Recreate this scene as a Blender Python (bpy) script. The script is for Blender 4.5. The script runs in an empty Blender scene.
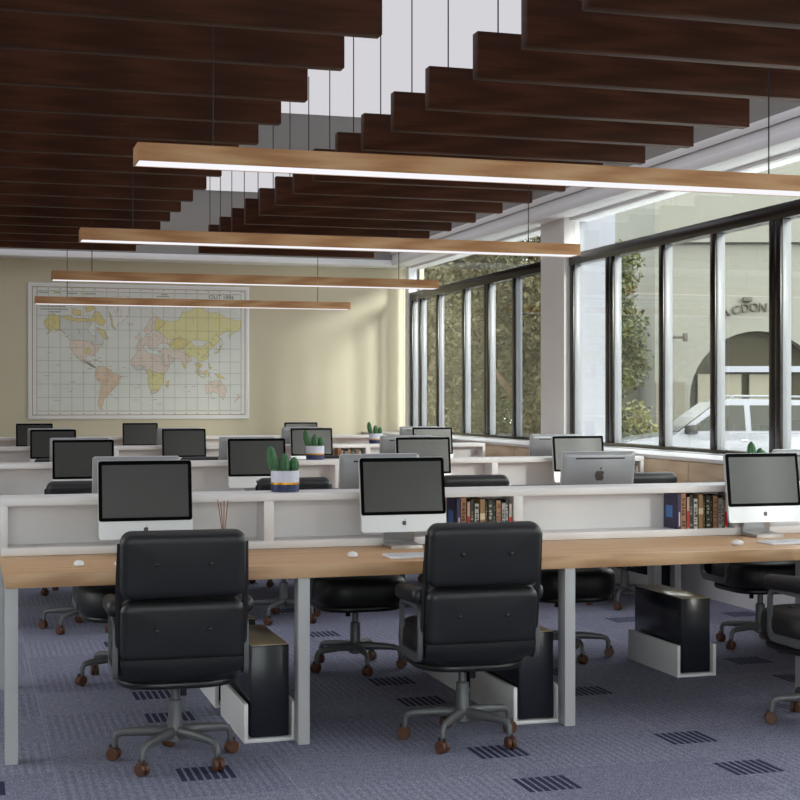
import bpy, bmesh, math, random
from mathutils import Vector, Matrix
R = math.radians
PI = math.pi
rnd = random.Random(7)
scene = bpy.context.scene
COL = scene.collection

# ------------------------------------------------------------------ camera
F_PX, CAM_H = 1450.0, 1.437
PSI = math.atan(434.0 / F_PX)
cam_data = bpy.data.cameras.new('camera')
cam_data.sensor_width = 36.0
cam_data.lens = F_PX / 800.0 * 36.0
cam_data.clip_start, cam_data.clip_end = 0.05, 300
cam = bpy.data.objects.new('camera', cam_data)
COL.objects.link(cam)
cam.location = (0, 0, CAM_H)
cam.rotation_euler = (PI / 2, 0, -PSI)
scene.camera = cam
FWD = Vector((math.sin(PSI), math.cos(PSI), 0))
RGT = Vector((math.cos(PSI), -math.sin(PSI), 0))

# ------------------------------------------------------------------ materials
def lin(c):
    def f(v):
        v /= 255.0
        return v / 12.92 if v <= 0.04045 else ((v + 0.055) / 1.055) ** 2.4
    return (f(c[0]), f(c[1]), f(c[2]), 1.0)

class Nodes:
    def __init__(self, name):
        self.m = bpy.data.materials.new(name)
        self.m.use_nodes = True
        self.t = self.m.node_tree
        self.t.nodes.clear()
        self.out = self.t.nodes.new('ShaderNodeOutputMaterial')
    def n(self, kind, **kw):
        nd = self.t.nodes.new(kind)
        for k, v in kw.items():
            setattr(nd, k, v)
        return nd
    def put(self, sock, v):
        if hasattr(v, 'links') or isinstance(v, bpy.types.NodeSocket):
            self.t.links.new(v, sock)
        else:
            sock.default_value = v
    def math(self, op, a, b=None, c=None):
        nd = self.n('ShaderNodeMath', operation=op)
        self.put(nd.inputs[0], a)
        if b is not None: self.put(nd.inputs[1], b)
        if c is not None: self.put(nd.inputs[2], c)
        return nd.outputs[0]
    def mix(self, fac, a, b):
        nd = self.n('ShaderNodeMix', data_type='RGBA')
        self.put(nd.inputs[0], fac)
        self.put(nd.inputs[6], a)
        self.put(nd.inputs[7], b)
        return nd.outputs[2]
    def coord(self, scale=(1, 1, 1), out='Object'):
        tc = self.n('ShaderNodeTexCoord')
        mp = self.n('ShaderNodeMapping')
        self.t.links.new(tc.outputs[out], mp.inputs[0])
        mp.inputs['Scale'].default_value = scale
        return mp.outputs[0]
    def noise(self, vec, scale, detail=3, rough=0.5, dist=0.0):
        nd = self.n('ShaderNodeTexNoise')
        self.put(nd.inputs['Vector'], vec)
        nd.inputs['Scale'].default_value = scale
        nd.inputs['Detail'].default_value = detail
        nd.inputs['Roughness'].default_value = rough
        nd.inputs['Distortion'].default_value = dist
        return nd.outputs[0]
    def ramp(self, fac, stops):
        nd = self.n('ShaderNodeValToRGB')
        self.put(nd.inputs[0], fac)
        el = nd.color_ramp.elements
        while len(el) < len(stops): el.new(0.5)
        for e, (p, c) in zip(el, stops):
            e.position = p
            e.color = c
        return nd.outputs[0]
    def bsdf(self, color, rough=0.5, metal=0.0, spec=0.5, bump=None, bump_s=0.1, bump_d=0.01, coat=0.0):
        b = self.n('ShaderNodeBsdfPrincipled')
        self.put(b.inputs['Base Color'], color)
        self.put(b.inputs['Roughness'], rough)
        b.inputs['Metallic'].default_value = metal
        b.inputs['Specular IOR Level'].default_value = spec
        b.inputs['Coat Weight'].default_value = coat
        if bump is not None:
            bp = self.n('ShaderNodeBump')
            bp.inputs['Strength'].default_value = bump_s
            bp.inputs['Distance'].default_value = bump_d
            self.put(bp.inputs['Height'], bump)
            self.t.links.new(bp.outputs[0], b.inputs['Normal'])
        self.t.links.new(b.outputs[0], self.out.inputs[0])
        return b

def plain(name, c, rough=0.5, metal=0.0, spec=0.5, var=0.06, vscale=6.0, bump=0.0, bscale=300, coat=0.0):
    N = Nodes(name)
    v = N.coord()
    base = lin(c) if len(c) == 3 and max(c) > 1.0 else (*c, 1.0)
    dark = tuple(x * (1 - var) for x in base[:3]) + (1.0,)
    light = tuple(min(1, x * (1 + var)) for x in base[:3]) + (1.0,)
    col = N.mix(N.noise(v, vscale, 4), dark, light)
    N.bsdf(col, rough, metal, spec, bump=N.noise(v, bscale, 2) if bump else None, bump_s=bump, bump_d=0.002, coat=coat)
    return N.m

def wood(name, c1, c2, c3, scale, rough=0.45, fine=40, spec=0.5):
    # scale: the stretch per axis; grain runs along the axis with the small scale
    N = Nodes(name)
    v = N.coord(scale)
    big = N.noise(v, 1.6, 4, 0.55, 1.4)
    w = N.n('ShaderNodeTexWave', wave_type='RINGS', rings_direction='Z')
    N.put(w.inputs['Vector'], v)
    w.inputs['Scale'].default_value = 1.1
    w.inputs['Distortion'].default_value = 6.0
    w.inputs['Detail'].default_value = 3.0
    w.inputs['Detail Scale'].default_value = 1.2
    f = N.math('ADD', N.math('MULTIPLY', big, 0.65), N.math('MULTIPLY', w.outputs[1], 0.35))
    fine_n = N.noise(v, fine, 3, 0.6)
    f2 = N.math('ADD', N.math('MULTIPLY', f, 0.75), N.math('MULTIPLY', fine_n, 0.25))
    col = N.ramp(f2, [(0.25, lin(c1)), (0.5, lin(c2)), (0.75, lin(c3))])
    N.bsdf(col, rough, 0, spec, bump=fine_n, bump_s=0.08, bump_d=0.002)
    return N.m

M = {}
M['oak'] = wood('oak', (168, 124, 86), (196, 156, 116), (212, 175, 137), (0.5, 9, 9), 0.42)
M['lamp_oak'] = wood('lamp_oak', (170, 120, 80), (200, 153, 110), (216, 178, 136), (0.45, 8, 8), 0.6, spec=.2)
M['walnut'] = wood('walnut', (48, 24, 13), (62, 33, 19), (78, 45, 28), (0.4, 8, 12), 0.5, spec=0.12)
M['plank_oak'] = wood('plank_oak', (196, 172, 144), (214, 192, 164), (226, 208, 184), (9, 0.5, 7), 0.5)
M['white'] = plain('white_laminate', (226, 224, 226), 0.42, var=0.02)
M['steel'] = plain('painted_steel', (182, 182, 185), 0.45, var=0.02)
M['trim_white'] = plain('trim_white', (240, 241, 245), 0.5, var=0.02)
M['column_paint'] = plain('column_paint', (232, 228, 226), 0.55, var=0.02)
M['ceiling_grey'] = plain('ceiling_grey', (150, 148, 146), 0.8, var=0.03)
M['wall_olive'] = plain('wall_olive', (207, 198, 172), 0.42, var=0.03, vscale=2.0, bump=0.03)
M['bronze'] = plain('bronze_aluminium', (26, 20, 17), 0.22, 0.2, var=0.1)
M['lit_side'] = plain('mullion_lit_side', (146, 147, 152), 0.3, 0.0, var=0.0)  # paler tone paints in the light caught by the mullion sides
M['alu'] = plain('brushed_aluminium', (200, 200, 202), 0.3, 0.85, var=0.03)
M['alu_matte'] = plain('chin_aluminium', (206, 208, 213), 0.4, 0.35, var=0.02)
M['alu_back'] = plain('housing_back', (150, 150, 153), 0.4, 0.4, var=0.02)
M['screen'] = plain('screen_glass', (34, 32, 31), 0.36, 0, 0.6, var=0.05)
M['bezel'] = plain('bezel_black', (6, 6, 7), 0.5, 0, 0.03, var=0.05)
M['logo'] = plain('logo_grey', (70, 64, 62), 0.35, 0.3, var=0.02)
M['slot'] = plain('slot_black', (18, 18, 19), 0.5, var=0.02)
M['leather'] = plain('black_leather', (24, 24, 27), 0.42, 0, 0.5, var=0.12, vscale=14, bump=0.25, bscale=420)
M['shell'] = plain('black_shell', (21, 21, 23), 0.35, var=0.08)
M['frame_grey'] = plain('frame_grey', (98, 99, 102), 0.45, 0.3, var=0.05)
M['caster'] = plain('caster_brown', (88, 53, 35), 0.45, var=0.15, vscale=30)
M['fork'] = plain('caster_dark', (44, 36, 32), 0.5, var=0.05)
M['gloss_black'] = plain('gloss_black', (34, 36, 44), 0.22, 0, 0.4, var=0.05)
M['tower_top_reflection'] = plain('tower_top_reflection', (196, 180, 150), 0.2, 0, 0.5, var=0.05)  # beige paints in the reflection of the desk underside
M['pot_white'] = plain('pot_white', (206, 206, 222), 0.5, var=0.02)
M['pot_gold'] = plain('pot_gold', (205, 150, 40), 0.28, 0.9, var=0.03)
M['pot_navy'] = plain('pot_navy', (32, 40, 84), 0.45, var=0.04)
M['soil'] = plain('soil', (60, 46, 36), 0.9, var=0.3, vscale=60)
M['white_plastic'] = plain('white_plastic', (232, 233, 238), 0.3, var=0.01)
M['key'] = plain('key_grey', (205, 206, 210), 0.4, var=0.01)
M['reed'] = plain('reed', (150, 98, 70), 0.7, var=0.1)
M['amber'] = plain('amber_glass', (96, 66, 44), 0.12, 0, 0.8, var=0.05)
M['wire'] = plain('black_wire', (14, 14, 15), 0.5, var=0.02)
M['paper_page'] = plain('page_cream', (222, 212, 190), 0.8, var=0.06, vscale=80)
M['fin_render'] = plain('fin_render', (144, 146, 155), 0.7, var=0.02)
M['bounce_paving'] = plain('bounce_paving', (226, 224, 220), 0.9, var=0.05)
M['concrete'] = plain('facade_render', (120, 119, 110), 0.85, var=0.05, vscale=1.2)
M['concrete_dark'] = plain('facade_plinth', (104, 100, 88), 0.85, var=0.06, vscale=1.5)
M['olive_glass'] = plain('shop_glass', (52, 49, 36), 0.15, 0, 0.8, var=0.1)
M['shop_panel'] = plain('shop_panel', (118, 114, 98), 0.6, var=0.06)
M['asphalt'] = plain('asphalt', (104, 108, 114), 0.85, var=0.08, vscale=2)
M['car_paint'] = plain('car_paint', (122, 124, 130), 0.25, 0, 0.5, var=0.01, coat=0.6)
M['car_glass'] = plain('car_glass', (50, 50, 44), 0.25, 0, 0.35, var=0.1)
M['tyre'] = plain('tyre', (28, 28, 29), 0.8, var=0.1)
M['bark'] = plain('bark', (84, 68, 50), 0.9, var=0.3, vscale=20)
M['letter'] = plain('sign_letter', (72, 68, 56), 0.6, var=0.03)

def cactus_mat():
    N = Nodes('cactus_green')
    v = N.coord()
    vor = N.n('ShaderNodeTexVoronoi')
    N.put(vor.inputs['Vector'], v)
    vor.inputs['Scale'].default_value = 130
    spots = N.math('LESS_THAN', vor.outputs['Distance'], 0.22)
    base = N.mix(N.noise(v, 40, 3), lin((30, 74, 44)), lin((58, 112, 64)))
    col = N.mix(spots, base, lin((120, 150, 104)))
    N.bsdf(col, 0.6)
    return N.m
M['cactus'] = cactus_mat()

def leaf_mat(name, c1, c2):
    N = Nodes(name)
    v = N.coord()
    col = N.mix(N.noise(v, 1.3, 4), lin(c1), lin(c2))
    N.bsdf(col, 0.7)
    return N.m
M['leaf_olive'] = leaf_mat('leaf_olive', (66, 64, 38), (98, 92, 58))
M['leaf_green'] = leaf_mat('leaf_green', (56, 62, 32), (88, 92, 52))
M['leaf_yellow'] = leaf_mat('leaf_yellow', (96, 96, 52), (132, 128, 80))

def carpet_mat():
    N = Nodes('carpet_tiles')
    tc = N.n('ShaderNodeTexCoord')
    sp = N.n('ShaderNodeSeparateXYZ')
    N.t.links.new(tc.outputs['Object'], sp.inputs[0])
    X, Y = sp.outputs[0], sp.outputs[1]
    v = N.coord()
    # woven loops: fine noise, and tiles ribbed along the room
    loops = N.noise(v, 130, 2, 0.75)
    coarse = N.noise(v, 30, 3, 0.6)
    ribs = N.math('SINE', N.math('ADD', N.math('MULTIPLY', X, 2 * PI / 0.034), N.math('MULTIPLY', N.noise(v, 25, 2), 3.0)))
    ti = N.math('FLOOR', N.math('DIVIDE', N.math('SUBTRACT', X, 0.324), 0.85))
    tj = N.math('FLOOR', N.math('DIVIDE', N.math('SUBTRACT', Y, 4.72), 0.517))
    par = N.math('FLOORED_MODULO', N.math('ADD', N.math('MULTIPLY', ti, 1.0), tj), 2.0)
    hsh = N.n('ShaderNodeTexWhiteNoise', noise_dimensions='2D')
    cmb = N.n('ShaderNodeCombineXYZ')
    N.put(cmb.inputs[0], ti); N.put(cmb.inputs[1], tj)
    N.t.links.new(cmb.outputs[0], hsh.inputs['Vector'])
    ribbed = N.math('MULTIPLY', N.math('MULTIPLY', ribs, 0.04), N.math('ADD', N.math('MULTIPLY', par, 0.85), 0.05))
    h = N.math('ADD', N.math('ADD', N.math('MULTIPLY', loops, 1.0), N.math('MULTIPLY', coarse, 0.25)), ribbed)
    h = N.math('ADD', h, N.math('MULTIPLY', N.math('SUBTRACT', hsh.outputs[0], 0.5), 0.05))
    base = N.ramp(h, [(0.35, lin((74, 77, 100))), (0.63, lin((128, 130, 153))), (0.87, lin((188, 188, 204)))])
    # barred square motifs
    xm = N.math('FLOORED_MODULO', N.math('SUBTRACT', X, -0.07), 2.05)
    ym = N.math('FLOORED_MODULO', N.math('SUBTRACT', Y, 4.95), 1.55)
    def within(s, a, b):
        return N.math('MULTIPLY', N.math('GREATER_THAN', s, a), N.math('LESS_THAN', s, b))
    inx = N.math('ADD', within(xm, 0.0, 0.215), within(xm, 0.85, 1.065))
    iny = N.math('ADD', within(ym, 0.0, 0.195), within(ym, 0.515, 0.715))
    xb = N.math('FLOORED_MODULO', N.math('ADD', N.math('SUBTRACT', xm, N.math('MULTIPLY', N.math('GREATER_THAN', xm, 0.8), 0.85)), 0.0), 0.0313)
    bar = N.math('LESS_THAN', xb, 0.021)
    fac = N.math('MULTIPLY', N.math('MULTIPLY', inx, iny), bar)
    dark = N.mix(loops, lin((34, 36, 60)), lin((66, 68, 98)))
    # pale seams between tile columns
    fx = N.math('FLOORED_MODULO', N.math('SUBTRACT', X, 0.324), 0.85)
    seam = N.math('MULTIPLY', N.math('LESS_THAN', fx, 0.006), 0.45)
    col = N.mix(fac, N.mix(seam, base, lin((170, 172, 190))), dark)
    N.bsdf(col, 0.95, 0, 0.15, bump=h, bump_s=0.35, bump_d=0.004)
    return N.m
M['carpet'] = carpet_mat()

def emis(name, c, s):
    N = Nodes(name)
    e = N.n('ShaderNodeEmission')
    e.inputs[0].default_value = lin(c)
    e.inputs[1].default_value = s
    N.t.links.new(e.outputs[0], N.out.inputs[0])
    return N.m
M['lamp_glow'] = emis('lamp_glow', (250, 249, 255), 1.0)
M['panel_glow'] = emis('ceiling_glow', (252, 250, 255), 0.68)

def glass_mat():
    N = Nodes('window_glass')
    tr = N.n('ShaderNodeBsdfTransparent')
    tr.inputs[0].default_value = (0.94, 0.965, 0.94, 1)
    gl = N.n('ShaderNodeBsdfGlossy')
    gl.inputs['Roughness'].default_value = 0.0
    fr = N.n('ShaderNodeFresnel')
    geo = N.n('ShaderNodeNewGeometry')
    ior = N.math('ADD', 1.5, N.math('MULTIPLY', geo.outputs['Backfacing'], 1 / 1.5 - 1.5))
    N.t.links.new(ior, fr.inputs[0])
    mx = N.n('ShaderNodeMixShader')
    N.t.links.new(fr.outputs[0], mx.inputs[0])
    N.t.links.new(tr.outputs[0], mx.inputs[1])
    N.t.links.new(gl.outputs[0], mx.inputs[2])
    N.t.links.new(mx.outputs[0], N.out.inputs[0])
    return N.m
M['glass'] = glass_mat()

# ------------------------------------------------------------------ mesh helpers
def link(o, parent=None):
    COL.objects.link(o)
    if parent is not None:
        o.parent = parent
    return o

def obj(name, bm, mats, parent=None, smooth=35, loc=None):
    bmesh.ops.recalc_face_normals(bm, faces=bm.faces)
    me = bpy.data.meshes.new(name)
    bm.to_mesh(me)
    bm.free()
    for m in (mats if isinstance(mats, (list, tuple)) else [mats]):
        me.materials.append(m if not isinstance(m, str) else M[m])
    if smooth:
        me.shade_smooth()
        me.set_sharp_from_angle(angle=R(smooth))
    o = bpy.data.objects.new(name, me)
    if loc is not None: o.location = loc
    return link(o, parent)

def empty(name, loc=(0, 0, 0), rz=0.0):
    o = bpy.data.objects.new(name, None)
    o.empty_display_size = 0.1
    o.location = loc
    o.rotation_euler = (0, 0, rz)
    return link(o)

def tag(o, label=None, cat=None, group=None, kind=None):
    for k, v in (('label', label), ('category', cat), ('group', group), ('kind', kind)):
        if v is not None: o[k] = v
    return o

def dup(o, parent=None):
    c = o.copy()
    COL.objects.link(c)
    if parent is not None: c.parent = parent
    for ch in list(o.children):
        dup(ch, c)
    return c

def new(): return bmesh.new()

def box(bm, x0, x1, y0, y1, z0, z1, bev=0.0, seg=2, mi=0, mat=None):
    old = set(bm.faces)
    r = bmesh.ops.create_cube(bm, size=1.0)
    vs = r['verts']
    for v in vs:
        v.co = Vector(((v.co.x + .5) * (x1 - x0) + x0, (v.co.y + .5) * (y1 - y0) + y0, (v.co.z + .5) * (z1 - z0) + z0))
    fs = set(f for v in vs for f in v.link_faces)
    if bev > 0:
        es = list(set(e for v in vs for e in v.link_edges))
        rb = bmesh.ops.bevel(bm, geom=es, offset=bev, segments=seg, affect='EDGES', profile=0.5)
        fs = [f for f in bm.faces if f not in old]
        vs = list(set(v for f in fs for v in f.verts))
    for f in fs: f.material_index = mi
    if mat is not None:
        bmesh.ops.transform(bm, matrix=mat, verts=vs)
    return vs

def tube(bm, pts, rad, n=8, closed=False, caps=True, mi=0, flat=None):
    pts = [Vector(p) for p in pts]
    k = len(pts)
    rads = rad if isinstance(rad, (list, tuple)) else [rad] * k
    tang = []
    for i in range(k):
        a = pts[(i - 1) % k] if (closed or i > 0) else pts[i]
        b = pts[(i + 1) % k] if (closed or i < k - 1) else pts[i]
        tang.append((b - a).normalized())
    t0 = tang[0]
    up = Vector((0, 0, 1)) if abs(t0.z) < 0.9 else Vector((1, 0, 0))
    nrm = (up - t0 * up.dot(t0)).normalized()
    rings = []
    for i in range(k):
        t = tang[i]
        nrm = (nrm - t * nrm.dot(t)).normalized()
        bi = t.cross(nrm)
        ring = []
        for j in range(n):
            a = 2 * PI * j / n
            f1, f2 = (1, 1) if flat is None else flat
            ring.append(bm.verts.new(pts[i] + (nrm * math.cos(a) * f1 + bi * math.sin(a) * f2) * rads[i]))
        rings.append(ring)
    m = k if closed else k - 1
    for i in range(m):
        A, B = rings[i], rings[(i + 1) % k]
        for j in range(n):
            bm.faces.new((A[j], A[(j + 1) % n], B[(j + 1) % n], B[j])).material_index = mi
    if caps and not closed:
        bm.faces.new(rings[0][::-1]).material_index = mi
        bm.faces.new(rings[-1]).material_index = mi

def lathe(bm, prof, n=24, c=(0, 0, 0), mi=None, ax='Z'):
    rings = []
    for (r, z) in prof:
        ring = []
        for j in range(n):
            a = 2 * PI * j / n
            if ax == 'Z': p = (c[0] + r * math.cos(a), c[1] + r * math.sin(a), c[2] + z)
            elif ax == 'X': p = (c[0] + z, c[1] + r * math.cos(a), c[2] + r * math.sin(a))
            else: p = (c[0] + r * math.cos(a), c[1] + z, c[2] + r * math.sin(a))
            ring.append(bm.verts.new(p))
        rings.append(ring)
    for i in range(len(rings) - 1):
        for j in range(n):
            f = bm.faces.new((rings[i][j], rings[i][(j + 1) % n], rings[i + 1][(j + 1) % n], rings[i + 1][j]))
            f.material_index = mi[i] if mi else 0
    bm.faces.new(rings[0][::-1]).material_index = mi[0] if mi else 0
    bm.faces.new(rings[-1]).material_index = mi[-1] if mi else 0

def prism(bm, poly, a, b, plane='XZ', mi=0, mat=None, bev=0.0):
    # poly: list of 2D points, extruded between a and b along the missing axis
    def P(p, t):
        if plane == 'XZ': return Vector((p[0], t, p[1]))
        if plane == 'YZ': return Vector((t, p[0], p[1]))
        return Vector((p[0], p[1], t))
    A = [bm.verts.new(P(p, a)) for p in poly]
    B = [bm.verts.new(P(p, b)) for p in poly]
    fs = [bm.faces.new(A), bm.faces.new(B[::-1])]
    k = len(poly)
    for i in range(k):
        fs.append(bm.faces.new((A[i], B[i], B[(i + 1) % k], A[(i + 1) % k])))
    for f in fs: f.material_index = mi
    if mat is not None: bmesh.ops.transform(bm, matrix=mat, verts=A + B)
    if bev > 0:
        es = [e for f in fs[:2] for e in f.edges]
        bmesh.ops.bevel(bm, geom=list(set(es)), offset=bev, segments=2, affect='EDGES', profile=0.5)
    return A + B

def rrect(w, h, r, nc=6):
    pts = []
    for cx, cy, a0 in ((w / 2 - r, h / 2 - r, 0), (-w / 2 + r, h / 2 - r, 90), (-w / 2 + r, -h / 2 + r, 180), (w / 2 - r, -h / 2 + r, 270)):
        for i in range(nc + 1):
            a = R(a0 + 90 * i / nc)
            pts.append((cx + r * math.cos(a), cy + r * math.sin(a)))
    return pts

def pad(bm, w, h, t, Rc, r, dome, mat, mi=0, nc=6):
    # a stuffed cushion: rounded-rectangle plan w x h, thickness t, round edges r, both faces domed
    rings = []
    def ring(inset, scale, z):
        o = rrect(w - 2 * inset, h - 2 * inset, max(Rc - inset, 0.004), nc)
        return [(x * scale, y * scale, z) for x, y in o]
    sc = (0.12, 0.45, 0.75, 0.92)
    for s in sc: rings.append(ring(r, s, -t / 2 - dome * (1 - s * s)))
    for i in range(0, 9):
        a = R(-90 + 180 * i / 8)
        zc = (t / 2 - r) * (-1 if i < 4 else (1 if i > 4 else 0))
        rings.append(ring(r * (1 - math.cos(a)), 1, zc + r * math.sin(a)))
    for s in sc[::-1]: rings.append(ring(r, s, t / 2 + dome * (1 - s * s)))
    V = [[bm.verts.new(mat @ Vector(p)) for p in rg] for rg in rings]
    n = len(V[0])
    for i in range(len(V) - 1):
        for j in range(n):
            bm.faces.new((V[i][j], V[i][(j + 1) % n], V[i + 1][(j + 1) % n], V[i + 1][j])).material_index = mi
    bm.faces.new(V[0][::-1]).material_index = mi
    bm.faces.new(V[-1]).material_index = mi

def ball(bm, c, r, mi=0, sx=1, sy=1, sz=1, sub=2):
    q = bmesh.ops.create_icosphere(bm, subdivisions=sub, radius=r)
    for v in q['verts']:
        v.co = Vector((v.co.x * sx + c[0], v.co.y * sy + c[1], v.co.z * sz + c[2]))
        for f in v.link_faces: f.material_index = mi
    return q['verts']

def struct(name, bm, mats, parent=None, smooth=0):
    o = obj(name, bm, mats, parent, smooth)
    if parent is None: o['kind'] = 'structure'
    return o

def boxo(name, mats, dims, parent=None, bev=0.0):
    bm = new()
    box(bm, *dims, bev=bev)
    return struct(name, bm, mats, parent, 35 if bev else 0)

# ------------------------------------------------------------------ the room
XL, XW, YB, YN = -3.0, 5.70, 18.9, -1.0
FX, FY, ZS, ZC = 5.42, 18.5, 3.22, 4.14      # soffit edge, soffit height, recess ceiling
boxo('floor', 'carpet', (XL - .1, XW + .2, YN - .1, YB + .1, -0.15, 0.0))
boxo('wall_back', 'wall_olive', (XL - .1, XW + .3, YB, YB + .15, 0, ZC + .2))
LW0, LW1 = 5.0, 9.0
boxo('wall_left_near', 'wall_olive', (XL - .15, XL, YN, LW0, 0, ZC + .2))
boxo('wall_left', 'wall_olive', (XL - .15, XL, LW1, YB, 0, ZC + .2))
boxo('wall_left_sill', 'white', (XL - .15, XL, LW0, LW1, 0, .85))
boxo('wall_left_head', 'wall_olive', (XL - .15, XL, LW0, LW1, 3.1, ZC + .2))
boxo('wall_front', 'wall_olive', (XL - .1, XW + .3, YN - .15, YN, 3.0, ZC + .2))
boxo('wall_front_sill', 'white', (XL - .1, XW + .3, YN - .15, YN, 0, .05))
boxo('ceiling', 'ceiling_grey', (XL - .1, XW + .3, YN - .1, YB + .1, ZC + .02, ZC + .2))
# the dropped border round the recess
boxo('trim_1', 'trim_white', (XL, XW + .05, FY, YB, ZS, ZS + .075), bev=.004)
boxo('trim_2', 'trim_white', (FX, XW + .05, YN, FY, ZS, ZS + .075), bev=.004)
boxo('trim_3', 'trim_white', (FX, FX + .06, YN, FY + .05, ZS + .150, ZS + .212), bev=.003)
boxo('trim_4', 'trim_white', (FX + .022, XW + .05, YN, YB, ZS + .075, ZS + .150))
boxo('wall_recess_right', 'ceiling_grey', (FX + .012, XW + .05, YN, FY + .05, ZS + .15, ZC + .02))
boxo('wall_recess_back', 'ceiling_grey', (XL, FX + .012, FY + .05, YB, ZS + .075, ZC + .02))
boxo('trim_5', 'ceiling_grey', (XL, FX, 13.35, 13.65, 3.66, ZC + .02))
boxo('trim_7', 'trim_white', (XW - .06, XW + .05, 18.44, 18.60, 0.985, ZS))
# wall below the windows, and the piers
boxo('wall_right_sill', 'white', (XW - .02, XW + .16, YN, YB, 0, 0.985))
boxo('wall_right_head', 'trim_white', (XW + .05, XW + .25, YN, YB, ZS, ZC + .2))
boxo('column', 'column_paint', (5.60, 5.765, 13.12, 13.72, 0.985, ZS), bev=.004)
boxo('baseboard_back', 'trim_white', (XL, XW, YB - .015, YB, 0, .09))
boxo('baseboard_left', 'trim_white', (XL, XL + .015, YN, YB, 0, .09))

def glowpanel(y0, y1, label):
    bm = new()
    box(bm, XL + .05, FX - .02, y0, y1, ZC - .015, ZC + .015)
    o = obj('luminous_ceiling_panel', bm, 'panel_glow', smooth=0)
    tag(o, label, 'ceiling panel', 'luminous ceiling panels')
glowpanel(13.68, 18.5, 'white glowing ceiling panel between the grey beam and the map wall')
glowpanel(4.0, 13.32, 'white glowing ceiling panel above the dark slats on the near side of the grey beam')

# windows: bronze frames with tall sliding panes below a transom light
def window(name, ys, doubles, y0, y1):
    bm = new()
    box(bm, XW - .05, XW + .06, y0, y1, 2.750, 2.862, .004)
    box(bm, XW - .05, XW + .06, y0, y1, 0.985, 1.045, .004)
    box(bm, XW - .03, XW + .05, y0, y1, ZS - .03, ZS, .003, mi=1)
    root = obj(name, bm, ['bronze', 'trim_white'])
    root['kind'] = 'structure'
    edges = []
    for i, y in enumerate(ys):
        w = 0.075 if i in doubles else 0.036
        mb = new()
        spans = [(y - w, y - .006), (y + .006, y + w)] if i in doubles else [(y - w, y + w)]
        for a_, b_ in spans:
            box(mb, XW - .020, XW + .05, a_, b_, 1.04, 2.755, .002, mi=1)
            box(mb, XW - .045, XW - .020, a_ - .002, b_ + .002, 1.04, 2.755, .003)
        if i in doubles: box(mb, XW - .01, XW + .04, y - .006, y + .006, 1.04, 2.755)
        obj('mullion', mb, ['bronze', 'lit_side'], root)
        edges.append((y, w))
    for (a, wa), (b, wb) in zip(edges, edges[1:]):
        g = new()
        lo, hi = (a + wa, b - wb)
        box(g, XW + .004, XW + .012, lo, hi, 1.042, 2.752)
        obj('pane', g, 'glass', root, 0)
    g = new()
    box(g, XW + .004, XW + .012, y0, y1, 2.862, ZS - .03)
    obj('transom_pane', g, 'glass', root, 0)
    return root
near_ys = [13.07, 12.21, 11.17, 10.28, 9.36, 8.4, 7.45, 6.5, 5.55, 4.6, 3.65, 2.7, 1.75, .8, -.15, -.96][::-1]
window('window_1', near_ys, (len(near_ys) - 2, len(near_ys) - 5), YN, 13.12)
far_ys = [13.76, 14.64, 15.5, 16.3, 17.3, 18.02, 18.40]
window('window_2', far_ys, (2,), 13.72, 18.44)
boxo('window_3', 'glass', (XW + .004, XW + .012, 18.60, YB, 1.0, ZS))
def added_front_window():  # unseen glazing behind the camera, added to light the room
    bm = new()
    box(bm, XL, XW, YN - .10, YN - .02, 2.94, 3.0); box(bm, XL, XW, YN - .10, YN - .02, .05, .11)
    root = obj('window_added_front', bm, 'bronze', None, 0); root['kind'] = 'structure'
    n = 6
    for i in range(n + 1):
        x = XL + (XW - XL) * i / n
        mb = new(); box(mb, x - .03, x + .03, YN - .10, YN - .02, .11, 2.94); obj('mullion', mb, 'bronze', root, 0)
        if i < n:
            g = new(); box(g, x + .03, x + (XW - XL) / n - .03, YN - .064, YN - .056, .11, 2.94); obj('pane', g, 'glass', root, 0)
added_front_window()
def added_left_window():  # unseen side glazing, added to bring in more light
    bm = new()
    box(bm, XL - .10, XL - .02, LW0, LW1, 3.04, 3.1); box(bm, XL - .10, XL - .02, LW0, LW1, .85, .91)
    root = obj('window_added_left', bm, 'bronze', None, 0); root['kind'] = 'structure'
    n = 12
    st = (LW1 - LW0) / n
    for i in range(n + 1):
        y = LW0 + st * i
        mb = new(); box(mb, XL - .10, XL - .02, y - .03, y + .03, .91, 3.04); obj('mullion', mb, 'bronze', root, 0)
        if i < n:
            g = new(); box(g, XL - .064, XL - .056, y + .03, y + st - .03, .91, 3.04); obj('pane', g, 'glass', root, 0)
added_left_window()
boxo('trim_8', 'alu', (XW - .16, XW - .05, YN, YB, 1.003, 1.018), bev=.003)

# low cabinet along the window wall
def cabinet():
    root = empty('window_cabinet', (5.13, 8.2, 0))
    X0, X1 = 0.0, XW - .02 - 5.13
    L0, L1 = YN + .02 - 8.2, YB - 8.2
    bm = new(); box(bm, X0 + .02, X1, L0, L1, 0, .985)
    obj('carcass', bm, 'white', root, 0)
    bm = new(); box(bm, X0 - .015, X1 + .07, L0, L1, .985, 1.012, .003)
    obj('countertop', bm, 'white', root)
    k = 0
    y = L0 + .02
    while y < L1 - .3:
        y2 = min(y + 1.775, L1 - .01)
        bm = new()
        for i in range(3):
            box(bm, X0, X0 + .019, y + .006, y2 - .006, .44 + i * .181, .44 + i * .181 + .177, .002)
        obj('plank_front', bm, 'plank_oak', root)
        y = y2
    tag(root, 'long low cabinet with oak plank fronts under the window wall', 'cabinet')
cabinet()

# ------------------------------------------------------------------ benches
PITCH = 3.55
Y0 = 5.90
MOD = [.147, 1.35, 2.55, 3.75, 4.95]
ORD = ['nearest', 'second', 'third', 'farthest']

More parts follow.
